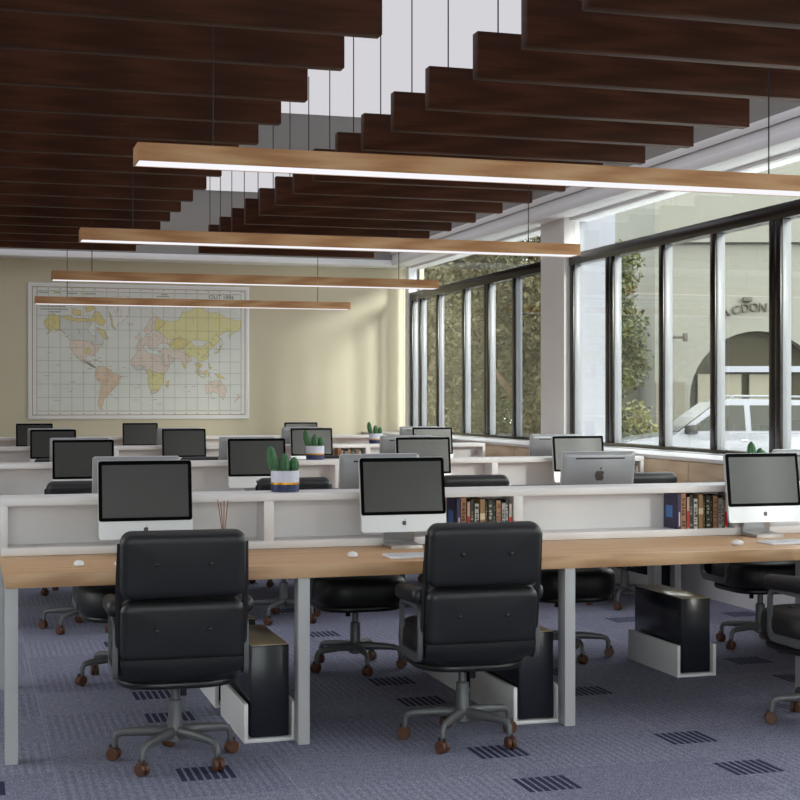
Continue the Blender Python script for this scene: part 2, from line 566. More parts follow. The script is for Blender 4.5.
def bench():
    root = empty('bench_desk', (0, 0, 0))
    bm = new(); box(bm, .147, 4.985, 0, 1.62, .695, .75, .002)
    obj('desktop', bm, 'oak', root)
    for y in (0.0, 1.54):
        for i, x in enumerate(MOD):
            x0 = x + (0 if i == 0 else -.025) - (.025 if i == 4 else 0)
            bm = new(); box(bm, x0, x0 + .05, y + .004, y + .084, 0, .695, .003)
            obj('leg', bm, 'steel', root)
    bm = new()
    box(bm, .2, 4.93, .62, .66, .62, .695, .002)
    box(bm, .2, 4.93, .96, 1.0, .62, .695, .002)
    obj('rail', bm, 'steel', root)
    return root

def shelf():
    root = empty('desk_shelf', (0, 0, 0))
    zt, zb, d = 1.005, .751, .25
    bm = new()
    box(bm, .147, 4.985, 0, d, zt - .034, zt, .002)
    box(bm, .147, 4.985, 0, d, zb, zb + .036, .002)
    box(bm, .17, 4.97, .172, .188, zb + .036, zt - .034)
    obj('carcass', bm, 'white', root)
    for i, x in enumerate(MOD):
        w = .028 if i in (0, 4) else .046
        x0 = .147 if i == 0 else (4.985 - w if i == 4 else x - w / 2 + (-.012 if i == 1 else .018))
        bm = new(); box(bm, x0, x0 + w, 0.001, d - .001, zb + .034, zt - .033, .001)
        obj('divider', bm, 'white', root)
    return root

b0, s0 = bench(), shelf()
for k in range(4):
    b = b0 if k == 0 else dup(b0)
    s = s0 if k == 0 else dup(s0)
    b.location = (0, Y0 + k * PITCH, 0)
    s.location = (0, Y0 + .675 + k * PITCH, 0)
    tag(b, ['oak-topped bench desk on steel legs, nearest of the four rows',
            'oak-topped bench desk, second row, mostly hidden behind the nearest row',
            'oak-topped bench desk, third row, seen between monitors',
            'oak-topped bench desk in the row closest to the map wall'][k], 'desk', 'bench desks in rows')
    tag(s, ['long white open shelf along the middle of the nearest bench',
            'long white open shelf along the second bench, cactus on its middle',
            'long white open shelf along the third bench from the front',
            'long white open shelf on the bench closest to the map wall'][k], 'shelf', 'white shelves on the benches')

# ------------------------------------------------------------------ office chair (faces +Y, origin on the floor under the column)
def make_chair():
    root = empty('office_chair')
    tilt = Matrix.Rotation(R(9), 4, 'X')
    # seat
    bm = new()
    pad(bm, .50, .52, .155, .17, .048, .006, Matrix.Translation((0, .005, .428)))
    seat = obj('seat', bm, 'leather', root, 60)
    for bx, by in ((-.12, .1), (.12, .1), (-.12, -.08), (.12, -.08)):
        b = new(); ball(b, (bx, by, .512), .012, sz=.5); obj('button', b, 'leather', seat, 60)
    bm = new()
    pad(bm, .47, .48, .03, .16, .012, .006, Matrix.Translation((0, 0, .346)))
    obj('seat_shell', bm, 'shell', root, 60)
    def back(z): return Vector((0, -.225 - (z - .4) * .17, z))
    rot = Matrix.Rotation(R(90 + 9.6), 4, 'X')
    for nm, z0, z1, w, t in (('headrest_cushion', .688, .945, .475, .085), ('lumbar_cushion', .442, .684, .47, .085)):
        zc = (z0 + z1) / 2
        bm = new()
        pad(bm, w, (z1 - z0) / math.cos(R(9.6)), t, .045, .034, .004, Matrix.Translation(back(zc)) @ rot)
        c = obj(nm, bm, 'leather', root, 60)
        for bx in (-.1, .1):
            for sgn in (-1, 1):
                b = new()
                p = back(zc + .005) + Vector((bx, sgn * (t / 2 + .006), 0))
                ball(b, (p.x, p.y, p.z), .010, sy=.6)
                obj('button', b, 'leather', c, 60)
    # lower shell that sweeps from the back under the seat
    bm = new()
    prof = []
    for i in range(9):
        a = i / 8
        prof.append((a, .455 - .105 * math.sin(a * PI / 2), -.285 + .09 * (1 - math.cos(a * PI / 2))))
    rows = []
    for (a, z, y) in prof:
        row = []
        for j in range(11):
            u = -1 + 2 * j / 10
            row.append((u * (.232 - .03 * a * a), y + .012 * u * u, z + .035 * u * u * a))
        rows.append(row)
    th = Vector((0, .03, .012))
    O = [[bm.verts.new(p) for p in r_] for r_ in rows]
    I = [[bm.verts.new(Vector(p) + th) for p in r_] for r_ in rows]
    n, m = len(rows), 11
    for i in range(n - 1):
        for j in range(m - 1):
            bm.faces.new((O[i][j], O[i][j + 1], O[i + 1][j + 1], O[i + 1][j]))
            bm.faces.new((I[i][j + 1], I[i][j], I[i + 1][j], I[i + 1][j + 1]))
    for i in range(n - 1):
        bm.faces.new((O[i][0], O[i + 1][0], I[i + 1][0], I[i][0]))
        bm.faces.new((O[i + 1][-1], O[i][-1], I[i][-1], I[i + 1][-1]))
    for j in range(m - 1):
        bm.faces.new((O[0][j + 1], O[0][j], I[0][j], I[0][j + 1]))
        bm.faces.new((O[-1][j], O[-1][j + 1], I[-1][j + 1], I[-1][j]))
    obj('back_shell', bm, 'leather', root, 60)
    # side frames of the back
    for s in (-1, 1):
        bm = new()
        a, b = back(.40), back(.90)
        x = s * .239
        pts = [(x, a.y, .40), (x, back(.55).y, .55), (x, back(.75).y, .75), (x, b.y, .90)]
        tube(bm, pts, [.007, .008, .008, .005], 8, flat=(1.5, .5))
        obj('back_frame', bm, 'shell', root, 60)
        # arm loop
        bm = new()
        outer = [(p[0] - .088, p[1] + .492) for p in rrect(.315, .235, .05, 5)]
        inner = [(p[0] - .088, p[1] + .501) for p in rrect(.275, .182, .034, 5)]
        x0, x1 = s * .240, s * .258
        q = [[bm.verts.new((x, y, z)) for y, z in o_] for x in (x0, x1) for o_ in (outer, inner)]
        n = len(outer)
        for j in range(n):
            k_ = (j + 1) % n
            bm.faces.new((q[0][j], q[0][k_], q[1][k_], q[1][j]))
            bm.faces.new((q[2][k_], q[2][j], q[3][j], q[3][k_]))
            bm.faces.new((q[0][k_], q[0][j], q[2][j], q[2][k_]))
            bm.faces.new((q[1][j], q[1][k_], q[3][k_], q[3][j]))
        bmesh.ops.bevel(bm, geom=[e for e in bm.edges if len(e.link_faces) == 2 and e.calc_face_angle(0) > 1.2], offset=.004, segments=2, affect='EDGES', profile=.5)
        arm = obj('armrest', bm, 'frame_grey', root, 60)
        bm = new()
        pad(bm, .062, .33, .068, .03, .028, .003, Matrix.Translation((s * .250, -.085, .641)) @ Matrix.Rotation(R(-3), 4, 'X'))
        obj('arm_pad', bm, 'leather', arm, 60)
    # column and base
    bm = new()
    lathe(bm, [(.012, .36), (.017, .355), (.017, .25), (.027, .245), (.028, .15), (.034, .13), (.036, .085), (.022, .078)], 16)
    obj('column', bm, 'frame_grey', root, 50)
    bm = new()
    box(bm, -.09, .09, -.09, .07, .318, .345, .008)
    box(bm, .015, .04, -.06, -.045, .27, .33, .003)
    obj('tilt_mechanism', bm, 'shell', root)
    for i in range(5):
        a = R(90 + 72 * i)
        c, s_ = math.cos(a), math.sin(a)
        bm = new()
        prof = [(.02, .118), (.10, .120), (.205, .113), (.232, .106), (.242, .088), (.243, .052)]
        tube(bm, [(c * r_, s_ * r_, z) for r_, z in prof], [.025, .021, .0165, .0145, .0135, .012], 10, flat=(1.0, .85))
        leg = obj('base_leg', bm, 'frame_grey', root, 60)
        bm = new()
        yaw = a + R((35, 80, -20, 60, 100)[i])
        Mx = Matrix.Translation((c * .248, s_ * .248, .0265)) @ Matrix.Rotation(yaw, 4, 'Z')
        for sx in (-1, 1):
            vs0 = len(bm.verts)
            lathe(bm, [(.008, -.0085), (.023, -.0085), (.0265, -.005), (.0265, .005), (.023, .0085), (.008, .0085)], 18, (sx * .0115, 0, 0), ax='X')
        bmesh.ops.transform(bm, matrix=Mx, verts=bm.verts)
        w = obj('caster', bm, 'caster', leg, 40)
        w['label'] = 'brown twin-wheel caster'
        bm = new()
        box(bm, -.004, .004, -.018, .018, -.004, .036, .002)
        bmesh.ops.transform(bm, matrix=Mx, verts=bm.verts)
        for f in bm.faces: f.material_index = 1
        # the fork belongs to the leg end
        me2 = bpy.data.meshes.new('tmp'); bm.to_mesh(me2); bm.free()
        b2 = bmesh.new(); b2.from_mesh(leg.data); b2.from_mesh(me2); b2.to_mesh(leg.data); b2.free()
        bpy.data.meshes.remove(me2)
        leg.data.materials.append(M['fork'])
    return root

chair0 = make_chair()
used = [False]
def place_chair(x, y, rz, label):
    if not used[0]:
        used[0] = True; o = chair0
    else:
        o = dup(chair0)
    o.location = (x, y, 0); o.rotation_euler = (0, 0, R(rz))
    tag(o, label, 'chair', 'black office chairs')
CXF = [.797, 2.01, 3.22, 4.45]
for x, y, rz, lb in (
    (.797, 5.785, -2, 'black leather office chair seen from behind, before the monitor with the reed sticks beside it'),
    (2.01, 5.795, -2.5, 'black leather office chair seen from behind, hiding part of the middle books'),
    (3.66, 5.622, 0, 'black office chair cut off by the edge, only its arm loop and base showing')):
    place_chair(x, y, rz, lb)
for x, lb in zip((.79, 2.0, 3.215, 4.45), (
    'black round-seated chair under the nearest bench beside its end leg',
    'black round-seated chair under the nearest bench, between the two chairs seen from behind',
    'black round-seated chair behind the third leg of the nearest bench',
    'black round-seated chair on the far side of the nearest bench beside the window cabinet')):
    place_chair(x, 7.52, 180, lb)
for x, y, lb in zip((.70, 1.99, 3.19, 4.415), (9.30, 9.30, 9.27, 9.27), (
    'black chair back peeking over the nearest shelf, below the dark monitor beside the bench end',
    'black chair back peeking over the nearest shelf, behind the cactus',
    'black chair back peeking over the nearest shelf, behind the middle row of books',
    'black chair back peeking over the nearest shelf, before the oak plank cabinet')):
    place_chair(x, y, 0, lb)
for x, lb in zip((.79, 2.0, 3.215, 4.45), (
    'chair on the far side of the second bench, first from its open end',
    'chair on the far side of the second bench, second from its open end',
    'chair on the far side of the second bench, third from its open end',
    'chair on the far side of the second bench next to the cabinet')):
    place_chair(x, 7.47 + PITCH, 180, lb)
for x, lb in zip((.78, 2.0, 3.22), (
    'black chair top showing over the second shelf, first from the open bench end',
    'black chair top showing over the second shelf behind the wide monitor beside it',
    'black chair top showing over the second shelf near the far windows')):
    place_chair(x, 9.28 + PITCH, 0, lb)

# ------------------------------------------------------------------ desktop computers (screen faces -Y, origin on the desk under the foot)
def apple_poly(s):
    pts = [(0, .36), (.16, .42), (.34, .36), (.44, .22), (.36, .10), (.34, -.04), (.42, -.18), (.34, -.36), (.2, -.48), (.08, -.45), (0, -.42),
           (-.08, -.45), (-.2, -.48), (-.34, -.36), (-.43, -.1), (-.42, .16), (-.32, .34), (-.16, .42)]
    leaf = [(.02, .50), (.04, .62), (.14, .74), (.20, .76), (.19, .62), (.10, .52)]
    return [(x * s, z * s) for x, z in pts], [(x * s, z * s) for x, z in leaf]

def make_computer():
    root = empty('desktop_computer')
    # foot and neck: one bent plate
    bm = new()
    prism(bm, [(-.075, .0005), (-.075, .015), (.056, .018), (.062, .032), (.018, .16), (.027, .165), (.078, .03), (.080, .0005)], -.075, .075, 'YZ', bev=.002)
    obj('stand', bm, 'alu', root, 40)
    W, H, T = .412, .348, .034
    tl = Matrix.Translation((0, -.035, .074)) @ Matrix.Rotation(R(-8), 4, 'X')
    # housing, screen local: x across, z up from the bottom edge, y depth (front at y = 0)
    bm = new()
    o = rrect(W, H, .014, 5)
    fr = [bm.verts.new((x, .0, z + H / 2)) for x, z in o]
    bk = [bm.verts.new((x, T * .55, z + H / 2)) for x, z in o]
    b2 = [bm.verts.new((x * .90, T, z * .90 + H / 2)) for x, z in o]
    n = len(o)
    for A, B in ((fr, bk), (bk, b2)):
        for j in range(n): bm.faces.new((A[j], A[(j + 1) % n], B[(j + 1) % n], B[j]))
    bm.faces.new(fr[::-1]); bm.faces.new(b2)
    for f in bm.faces:
        if f.calc_center_median().y > T * .6: f.material_index = 1
    bmesh.ops.transform(bm, matrix=tl, verts=bm.verts)
    hs = obj('housing', bm, ['alu_matte', 'alu_back'], root, 40)
    zc0 = .078
    bm = new()
    prism(bm, [(x, z + (H + zc0) / 2) for x, z in rrect(W - .002, H - zc0 - .003, .012, 4)], -.003, .004, 'XZ')
    bmesh.ops.transform(bm, matrix=tl, verts=bm.verts)
    obj('bezel', bm, 'bezel', root, 40)
    bm = new()
    box(bm, -W / 2 + .017, W / 2 - .017, -.0045, 0, zc0 + .017, H - .02)
    bmesh.ops.transform(bm, matrix=tl, verts=bm.verts)
    obj('screen', bm, 'screen', root, 0)
    for s, y0, y1, zc, flip in ((.024, -.0015, .002, .042, 1), (.06, T - .002, T + .0015, .225, -1)):
        bm = new()
        a, l = apple_poly(s)
        for p in (a, l):
            prism(bm, [(x * flip, z + zc) for x, z in p], y0, y1, 'XZ')
        bmesh.ops.transform(bm, matrix=tl, verts=bm.verts)
        obj('emblem', bm, 'logo', hs, 0)
    bm = new()
    box(bm, -.14, .14, T * .8, T * .86 + .006, H - .036, H - .029)
    bmesh.ops.transform(bm, matrix=tl, verts=bm.verts)
    obj('vent_slot', bm, 'slot', hs, 0)
    return root

pc0 = make_computer()
pc_used = [False]
def place_pc(x, y, rz, label):
    if not pc_used[0]:
        pc_used[0] = True; o = pc0
    else: o = dup(pc0)
    o.location = (x, y, .75); o.rotation_euler = (0, 0, R(rz))
    tag(o, label, 'computer', 'all-in-one desktop computers')
YF, YBK = 6.485, 7.01     # foot centres on the two sides of a bench (nearest row)
for k, x, lb in (
    (0, .762, 'silver all-in-one computer on the nearest bench behind the first chair seen from behind'),
    (0, 1.953, 'silver all-in-one computer on the nearest bench next to the middle books, tan stand visible'),
    (0, 3.85, 'silver all-in-one computer on the nearest bench in front of the last row of books'),
    (1, .762, 'dark-screened computer on the second bench, first from the open end'),
    (1, 1.955, 'dark-screened computer on the second bench just behind the nearest cactus'),
    (1, 3.18, 'brown-reflecting computer screen on the second bench behind the middle monitor'),
    (1, 4.40, 'grey-screened computer on the second bench beside the oak plank cabinet'),
    (2, .762, 'dark-screened computer on the third bench, first from the open end'),
    (2, 1.955, 'brown-screened computer on the third bench below the map corner'),
    (2, 3.18, 'brown-screened computer on the third bench behind the second cactus'),
    (2, 4.40, 'greenish-screened computer on the third bench below the far windows'),
    (3, .752, 'small dark computer on the bench by the map wall, first from the open end'),
    (3, 1.955, 'small grey-screened computer on the map wall bench below the map'),
    (3, 3.88, 'computer on the map wall bench of which only the screen top shows')):
    place_pc(x, YF + k * PITCH, 0, lb)
for k, x, lb in (
    (0, .780, 'grey back of a computer showing just above the first front monitor'),
    (0, 1.985, 'grey back of a computer with vent slot, half behind the middle front monitor'),
    (0, 3.18, 'computer seen fully from the back with its emblem, over the nearest shelf'),
    (0, 4.42, 'computer back cut off by the edge, behind the last front monitor'),
    (1, .775, 'grey computer back peeking out behind the first monitor of the second bench'),
    (1, 1.98, 'grey computer back with slot behind the monitor beside the nearest cactus'),
    (1, 3.205, 'grey computer back with slot behind the brown-reflecting second bench screen'),
    (1, 4.42, 'grey computer back in front of the white column base'),
    (2, .762, 'computer back behind the first monitor of the third bench'),
    (2, 1.975, 'beige-lit computer back behind the second monitor of the third bench'),
    (2, 3.20, 'beige-lit computer back behind the second cactus monitor'),
    (2, 4.42, 'beige-lit computer back with slot below the far windows')):
    place_pc(x, YBK + k * PITCH, 180, lb)

# keyboards and mice on the nearest bench
def keyboard():
    root = empty('keyboard')
    bm = new()
    box(bm, -.15, .15, -.075, .075, .0005, .010, .003)
    obj('tray', bm, 'white_plastic', root)
    bm = new()
    for r_ in range(5):
        for c_ in range(14):
            x, y = -.142 + c_ * .0204, -.066 + r_ * .0268
            box(bm, x, x + .0175, y, y + .022, .009, .0125)
    obj('keys', bm, 'key', root, 0)
    return root
k0 = keyboard()
for i, (x, y, lb) in enumerate(((.742, 6.07, 'white keyboard mostly hidden behind the first chair seen from behind'),
                                (1.905, 6.07, 'white keyboard before the middle monitor of the nearest bench'),
                                (3.80, 6.13, 'white keyboard before the last monitor of the nearest bench'))):
    o = k0 if i == 0 else dup(k0)
    o.location = (x, y, .75)
    tag(o, lb, 'keyboard', 'keyboards on the nearest bench')
def mouse():
    bm = new()
    vs = ball(bm, (0, 0, .010), .022, sx=.95, sy=1.5, sz=.72, sub=3)
    for v in bm.verts:
        if v.co.z < .001: v.co.z = .001
    return obj('computer_mouse', bm, 'white_plastic', None, 60)
m0 = mouse()
for i, (x, y, rz, lb) in enumerate(((.447, 6.12, 8, 'white mouse near the open end of the nearest bench'),
                                    (1.619, 6.13, 8, 'white mouse beside the keyboard of the middle monitor'),
                                    (3.50, 6.12, 20, 'white mouse before the last row of books'))):
    o = m0 if i == 0 else dup(m0)
    o.location = (x, y, .75); o.rotation_euler = (0, 0, R(rz))
    tag(o, lb, 'mouse', 'mice on the nearest bench')

# reed diffuser
def diffuser():
    root = empty('reed_diffuser', (1.108, 6.46, .75))
    bm = new()
    lathe(bm, [(.028, .0005), (.032, .004), (.032, .06), (.026, .075), (.012, .085), (.012, .105), (.009, .105)], 20)
    obj('bottle', bm, 'amber', root, 40)
    for dx, dy, tz in ((-.026, .01, .240), (-.016, -.012, .228), (.004, .012, .234), (.018, -.004, .236)):
        bm = new(); tube(bm, [(dx * -.15, dy * .1, .02), (dx, dy, tz)], .0019, 6)
        obj('reed', bm, 'reed', root, 0)
    tag(root, 'small reed diffuser with thin brown sticks before the nearest shelf', 'diffuser')
diffuser()

# ------------------------------------------------------------------ cacti
def make_cactus():
    root = empty('potted_cactus')
    bm = new()
    lathe(bm, [(.058, .0005), (.066, .003), (.0665, .036), (.0675, .037), (.0675, .045), (.0665, .046), (.067, .100), (.060, .100), (.058, .090)], 32,
          mi=[2, 2, 1, 1, 1, 0, 0, 0])
    obj('pot', bm, ['pot_white', 'pot_gold', 'pot_navy'], root, 35)
    bm = new(); lathe(bm, [(.002, .091), (.0585, .0905), (.0585, .084)], 24)
    obj('soil', bm, 'soil', root, 0)
    def stem(px, py, lean, h, r_, bulge):
        bm = new()
        n, K = 27, 14
        rings = []
        for k in range(K):
            t = k / (K - 1)
            z = .085 + t * h
            prof = r_ * (0.80 + bulge * math.sin(PI * min(1, t * 1.15)) )
            if t > .72: prof *= math.sqrt(max(0.0, 1 - ((t - .72) / .285) ** 2))
            prof = max(prof, .0015)
            ox = lean * (1 - (1 - t) ** 2)
            rings.append([bm.verts.new((px + ox + math.cos(2 * PI * j / n) * prof * (1 + .07 * math.cos(9 * 2 * PI * j / n)),
                                        py + math.sin(2 * PI * j / n) * prof * (1 + .07 * math.cos(9 * 2 * PI * j / n)), z)) for j in range(n)])
        for a, b in zip(rings, rings[1:]):
            for j in range(n): bm.faces.new((a[j], a[(j + 1) % n], b[(j + 1) % n], b[j]))
        bm.faces.new(rings[0][::-1]); bm.faces.new(rings[-1])
        # spines
        for k in range(2, K - 1):
            for j in range(0, n, 3):
                v = rings[k][j].co
                c = Vector((px + lean * (1 - (1 - k / (K - 1)) ** 2), py, v.z))
                d = (v - c).normalized()
                s = Vector((-d.y, d.x, .3)).normalized() * .0006
                a, b, c_ = bm.verts.new(v + s), bm.verts.new(v - s), bm.verts.new(v + d * .006 + Vector((0, 0, .002)))
                f = bm.faces.new((a, b, c_)); f.material_index = 1
        obj('cactus_stem', bm, ['cactus', 'key'], root, 60)
    stem(-.042, .005, -.026, .130, .0225, .22)
    stem(-.004, -.006, .000, .096, .0225, .26)
    stem(.040, .004, .004, .078, .0210, .34)
    return root
c0 = make_cactus()
for i, (x, y, rz, lb) in enumerate(((1.440, 6.70, 0, 'nearest potted cactus in a white, gold and navy pot'),
                                    (2.425, 10.25, 0, 'cactus in a striped pot on the second shelf before a brown screen'),
                                    (3.90, 13.87, 0, 'smallest-looking cactus, in a striped pot before the bare olive wall'),
                                    (3.985, 6.74, 25, 'cactus whose green tips rise behind the last front monitor'))):
    o = c0 if i == 0 else dup(c0)
    o.location = (x, y, 1.005); o.rotation_euler = (0, 0, R(rz))
    tag(o, lb, 'cactus', 'potted cacti on the shelves')

# ------------------------------------------------------------------ books
def bookmat(name, c, r_=.5): 
    M[name] = plain(name, c, r_, var=.08, vscale=40)
BK = [  # name, cover colour, mark colour, thickness, height, words for the label
    ('book_purple', (52, 44, 84), (206, 200, 214), .022, .177, 'thick dark purple book with a blue patch, first'),
    ('book_brown', (168, 116, 80), (78, 48, 34), .030, .180, 'tall brown book with dark lettering'),
    ('book_rose', (198, 160, 142), (176, 52, 44), .017, .160, 'pale rose book with red lower spine'),
    ('book_forest', (44, 52, 46), (150, 150, 140), .020, .170, 'dark green-black book'),
    ('book_chalk', (196, 192, 186), (44, 42, 40), .024, .150, 'chalky white book with black marks'),
    ('book_khaki', (148, 118, 82), (212, 200, 168), .028, .172, 'khaki book with a pale label'),
    ('book_umber', (72, 58, 42), (140, 120, 90), .013, .160, 'thin umber book'),
    ('book_moss', (58, 66, 56), (176, 180, 160), .026, .166, 'mossy green book with speckled spine'),
    ('book_ink', (38, 40, 42), (120, 130, 120), .013, .158, 'thin ink-black book'),
    ('book_tan', (172, 130, 100), (120, 82, 60), .026, .162, 'plain tan book'),
    ('book_silver', (176, 176, 178), (90, 90, 92), .022, .150, 'silvery grey book'),
    ('book_speckle', (70, 74, 70), (206, 206, 200), .014, .164, 'black and white speckled book'),
    ('book_scarlet', (206, 196, 190), (214, 36, 40), .017, .146, 'thin white book with scarlet lower spine'),
]
bookmat('book_blue_patch', (74, 132, 206))
protos = []
for nm, c, mk, th, hh, words_ in BK:
    bookmat(nm, c); bookmat(nm + '_mark', mk)
    bm = new()
    d = .145
    box(bm, 0, .0022, 0, d, .0, hh)
    box(bm, th - .0022, th, 0, d, .0, hh)
    box(bm, 0, th, 0, .003, .0, hh)
    box(bm, .0022, th - .0022, .003, d - .004, .003, hh - .003, mi=1)
    if nm == 'book_purple':
        box(bm, -.0006, 0, .05, .12, .055, .115, mi=3)
        box(bm, th * .45, th * .75, -.0006, 0, .015, .085, mi=2)
    elif nm in ('book_rose', 'book_scarlet'):
        box(bm, .0008, th - .0008, -.0006, 0, .006, hh * .56, mi=2)
    elif nm == 'book_khaki':
        box(bm, .001, th - .001, -.0006, 0, hh * .42, hh * .6, mi=2)
    else:
        r2 = random.Random(nm)
        z = .012
        while z < hh - .02:
            h2 = r2.uniform(.004, .014)
            if r2.random() < .75:
                box(bm, th * r2.uniform(.12, .35), th * r2.uniform(.6, .88), -.0006, 0, z, z + h2, mi=2)
            z += h2 + r2.uniform(.002, .008)
    o = obj('book', bm, [nm, 'paper_page', nm + '_mark', 'book_blue_patch'], None, 0)
    protos.append(o)
seen = [False] * len(protos)
def row_of_books(x1, y, where, group, only=None):
    tot = sum(b[3] for b in BK) + .0012 * len(BK)
    x = x1 - tot
    for i, b in enumerate(BK):
        if only is None or i in only:
            o = protos[i] if not seen[i] else dup(protos[i])
            seen[i] = True
            o.location = (x, y + (0.0, .006, .002, .008, .004)[i % 5], .7872)
            tag(o, f'{b[5]} {where}', 'book', group)
        x += b[3] + .0012
ys0 = Y0 + .675 + .012
row_of_books(3.714, ys0, 'beside the last monitor', 'books in the nearest shelf beside the last monitor')
row_of_books(2.542, ys0, 'behind the middle chair', 'books in the nearest shelf behind the middle chair')
row_of_books(3.735, ys0 + 2 * PITCH, 'in the third shelf', 'books in the third shelf', only=range(1, 11))
row_of_books(4.945, ys0 + PITCH, 'at the cabinet end of the second shelf', 'books in the second shelf', only=(10, 11, 12))

# ------------------------------------------------------------------ computer towers in their white cradles
def make_tower():
    root = empty('computer_tower')
    bm = new(); box(bm, -.082, .082, .004, .555, .020, .405, .003)
    obj('case', bm, 'gloss_black', root)
    bm = new(); box(bm, -.078, .078, .0, .006, .024, .401, .002)
    obj('front_panel', bm, 'gloss_black', root)
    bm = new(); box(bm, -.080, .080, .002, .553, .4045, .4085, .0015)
    tp = obj('painted_reflection', bm, 'tower_top_reflection', root)
    tp['label'] = 'tower top with the desk reflection painted in beige'
    return root
def make_cradle():
    bm = new()
    box(bm, -.112, .112, -.006, .575, .0, .016, .002)
    box(bm, -.112, -.094, -.006, .575, .014, .165, .002)
    box(bm, .094, .112, -.006, .575, .014, .165, .002)
    return obj('tower_stand', bm, 'white', None, 35)
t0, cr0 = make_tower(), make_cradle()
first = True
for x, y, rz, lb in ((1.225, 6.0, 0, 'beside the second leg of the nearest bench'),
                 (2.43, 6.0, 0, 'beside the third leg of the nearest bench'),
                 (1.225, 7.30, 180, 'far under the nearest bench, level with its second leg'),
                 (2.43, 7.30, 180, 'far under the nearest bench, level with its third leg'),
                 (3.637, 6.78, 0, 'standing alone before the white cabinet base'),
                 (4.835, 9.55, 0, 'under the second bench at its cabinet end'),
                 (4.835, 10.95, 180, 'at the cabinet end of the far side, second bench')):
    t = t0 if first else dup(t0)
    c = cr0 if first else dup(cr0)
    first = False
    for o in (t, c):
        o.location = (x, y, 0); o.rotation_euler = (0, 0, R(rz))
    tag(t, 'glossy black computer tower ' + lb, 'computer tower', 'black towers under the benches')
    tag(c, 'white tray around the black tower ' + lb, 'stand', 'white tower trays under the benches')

# ------------------------------------------------------------------ pendant lights
def make_pendant():
    root = empty('pendant_light')
    L = 3.84
    bm = new()
    z0, z1, y0, y1, w = 0, .086, 0, .195, .008
    box(bm, 0, L, y0, y0 + w, z0, z1); box(bm, 0, L, y1 - w, y1, z0, z1)
    box(bm, 0, w, y0 + w, y1 - w, z0, z1); box(bm, L - w, L, y0 + w, y1 - w, z0, z1)
    box(bm, w, L - w, y0 + w, y1 - w, z1 - .012, z1)
    obj('housing', bm, 'lamp_oak', root, 0)
    bm = new(); box(bm, w, L - w, y0 + w, y1 - w, .002, .010)
    obj('diffuser', bm, 'lamp_glow', root, 0)
    for x in (.375, L - .40):
        bm = new(); tube(bm, [(x, .097, z1), (x, .097, ZC - 2.575)], .004, 8)
        obj('suspension_wire', bm, 'wire', root, 0)
    return root
p0 = make_pendant()
for k in range(4):
    o = p0 if k == 0 else dup(p0)
    o.location = (.780, 6.945 + k * PITCH, 2.575)
    tag(o, ['long oak pendant light, the nearest, running out of the frame', 'long oak pendant light, second from the front, over the second bench',
            'long oak pendant light, third from the front, just above the map top', 'long oak pendant light crossing the map, closest to the map wall'][k],
        'pendant light', 'linear oak pendant lights')

# ------------------------------------------------------------------ hanging ceiling slats
ZB, SH, ST, SP = 3.15, .245, .082, .728
def make_baffle(x0, x1, wires):
    root = empty('ceiling_baffle')
    bm = new(); box(bm, x0, x1, 0, ST, 0, SH, .002)
    obj('slat', bm, 'walnut', root)
    for x in wires:
        bm = new(); tube(bm, [(x, ST / 2, SH - .002), (x, ST / 2, ZC - ZB)], .0042, 8)
        obj('suspension_wire', bm, 'wire', root, 0)
    return root
NTH = ['nearest', 'second nearest', 'third nearest', 'fourth nearest', 'fifth nearest', 'sixth nearest', 'seventh nearest', 'eighth nearest', 'ninth nearest',
       'tenth nearest', 'eleventh nearest', 'twelfth nearest', 'thirteenth nearest', 'fourteenth nearest', 'fifteenth nearest', 'sixteenth nearest', 'farthest']
bl = make_baffle(-2.6, 1.871, (-2.3, 1.70))
br = make_baffle(2.60, 4.71, (2.73, 4.55))
SY = [6.54 + SP * k + (0 if k < 1 else (-.02 if k == 1 else .09)) for k in range(15)] + [5.81]
for k in range(15):
    o = bl if k == 0 else dup(bl)
    o.location = (0, SY[k], ZB)
    tag(o, f'{NTH[k] if k < 14 else NTH[16]} dark wood slat of the long set away from the windows', 'ceiling slat', 'dark ceiling slats away from the windows')
for k in range(-1, 15):
    o = br if k == -1 else dup(br)
    o.location = (0, SY[k], ZB)
    tag(o, f'{NTH[k + 1] if k < 14 else NTH[16]} dark wood slat of the short set beside the windows', 'ceiling slat', 'dark ceiling slats beside the windows')

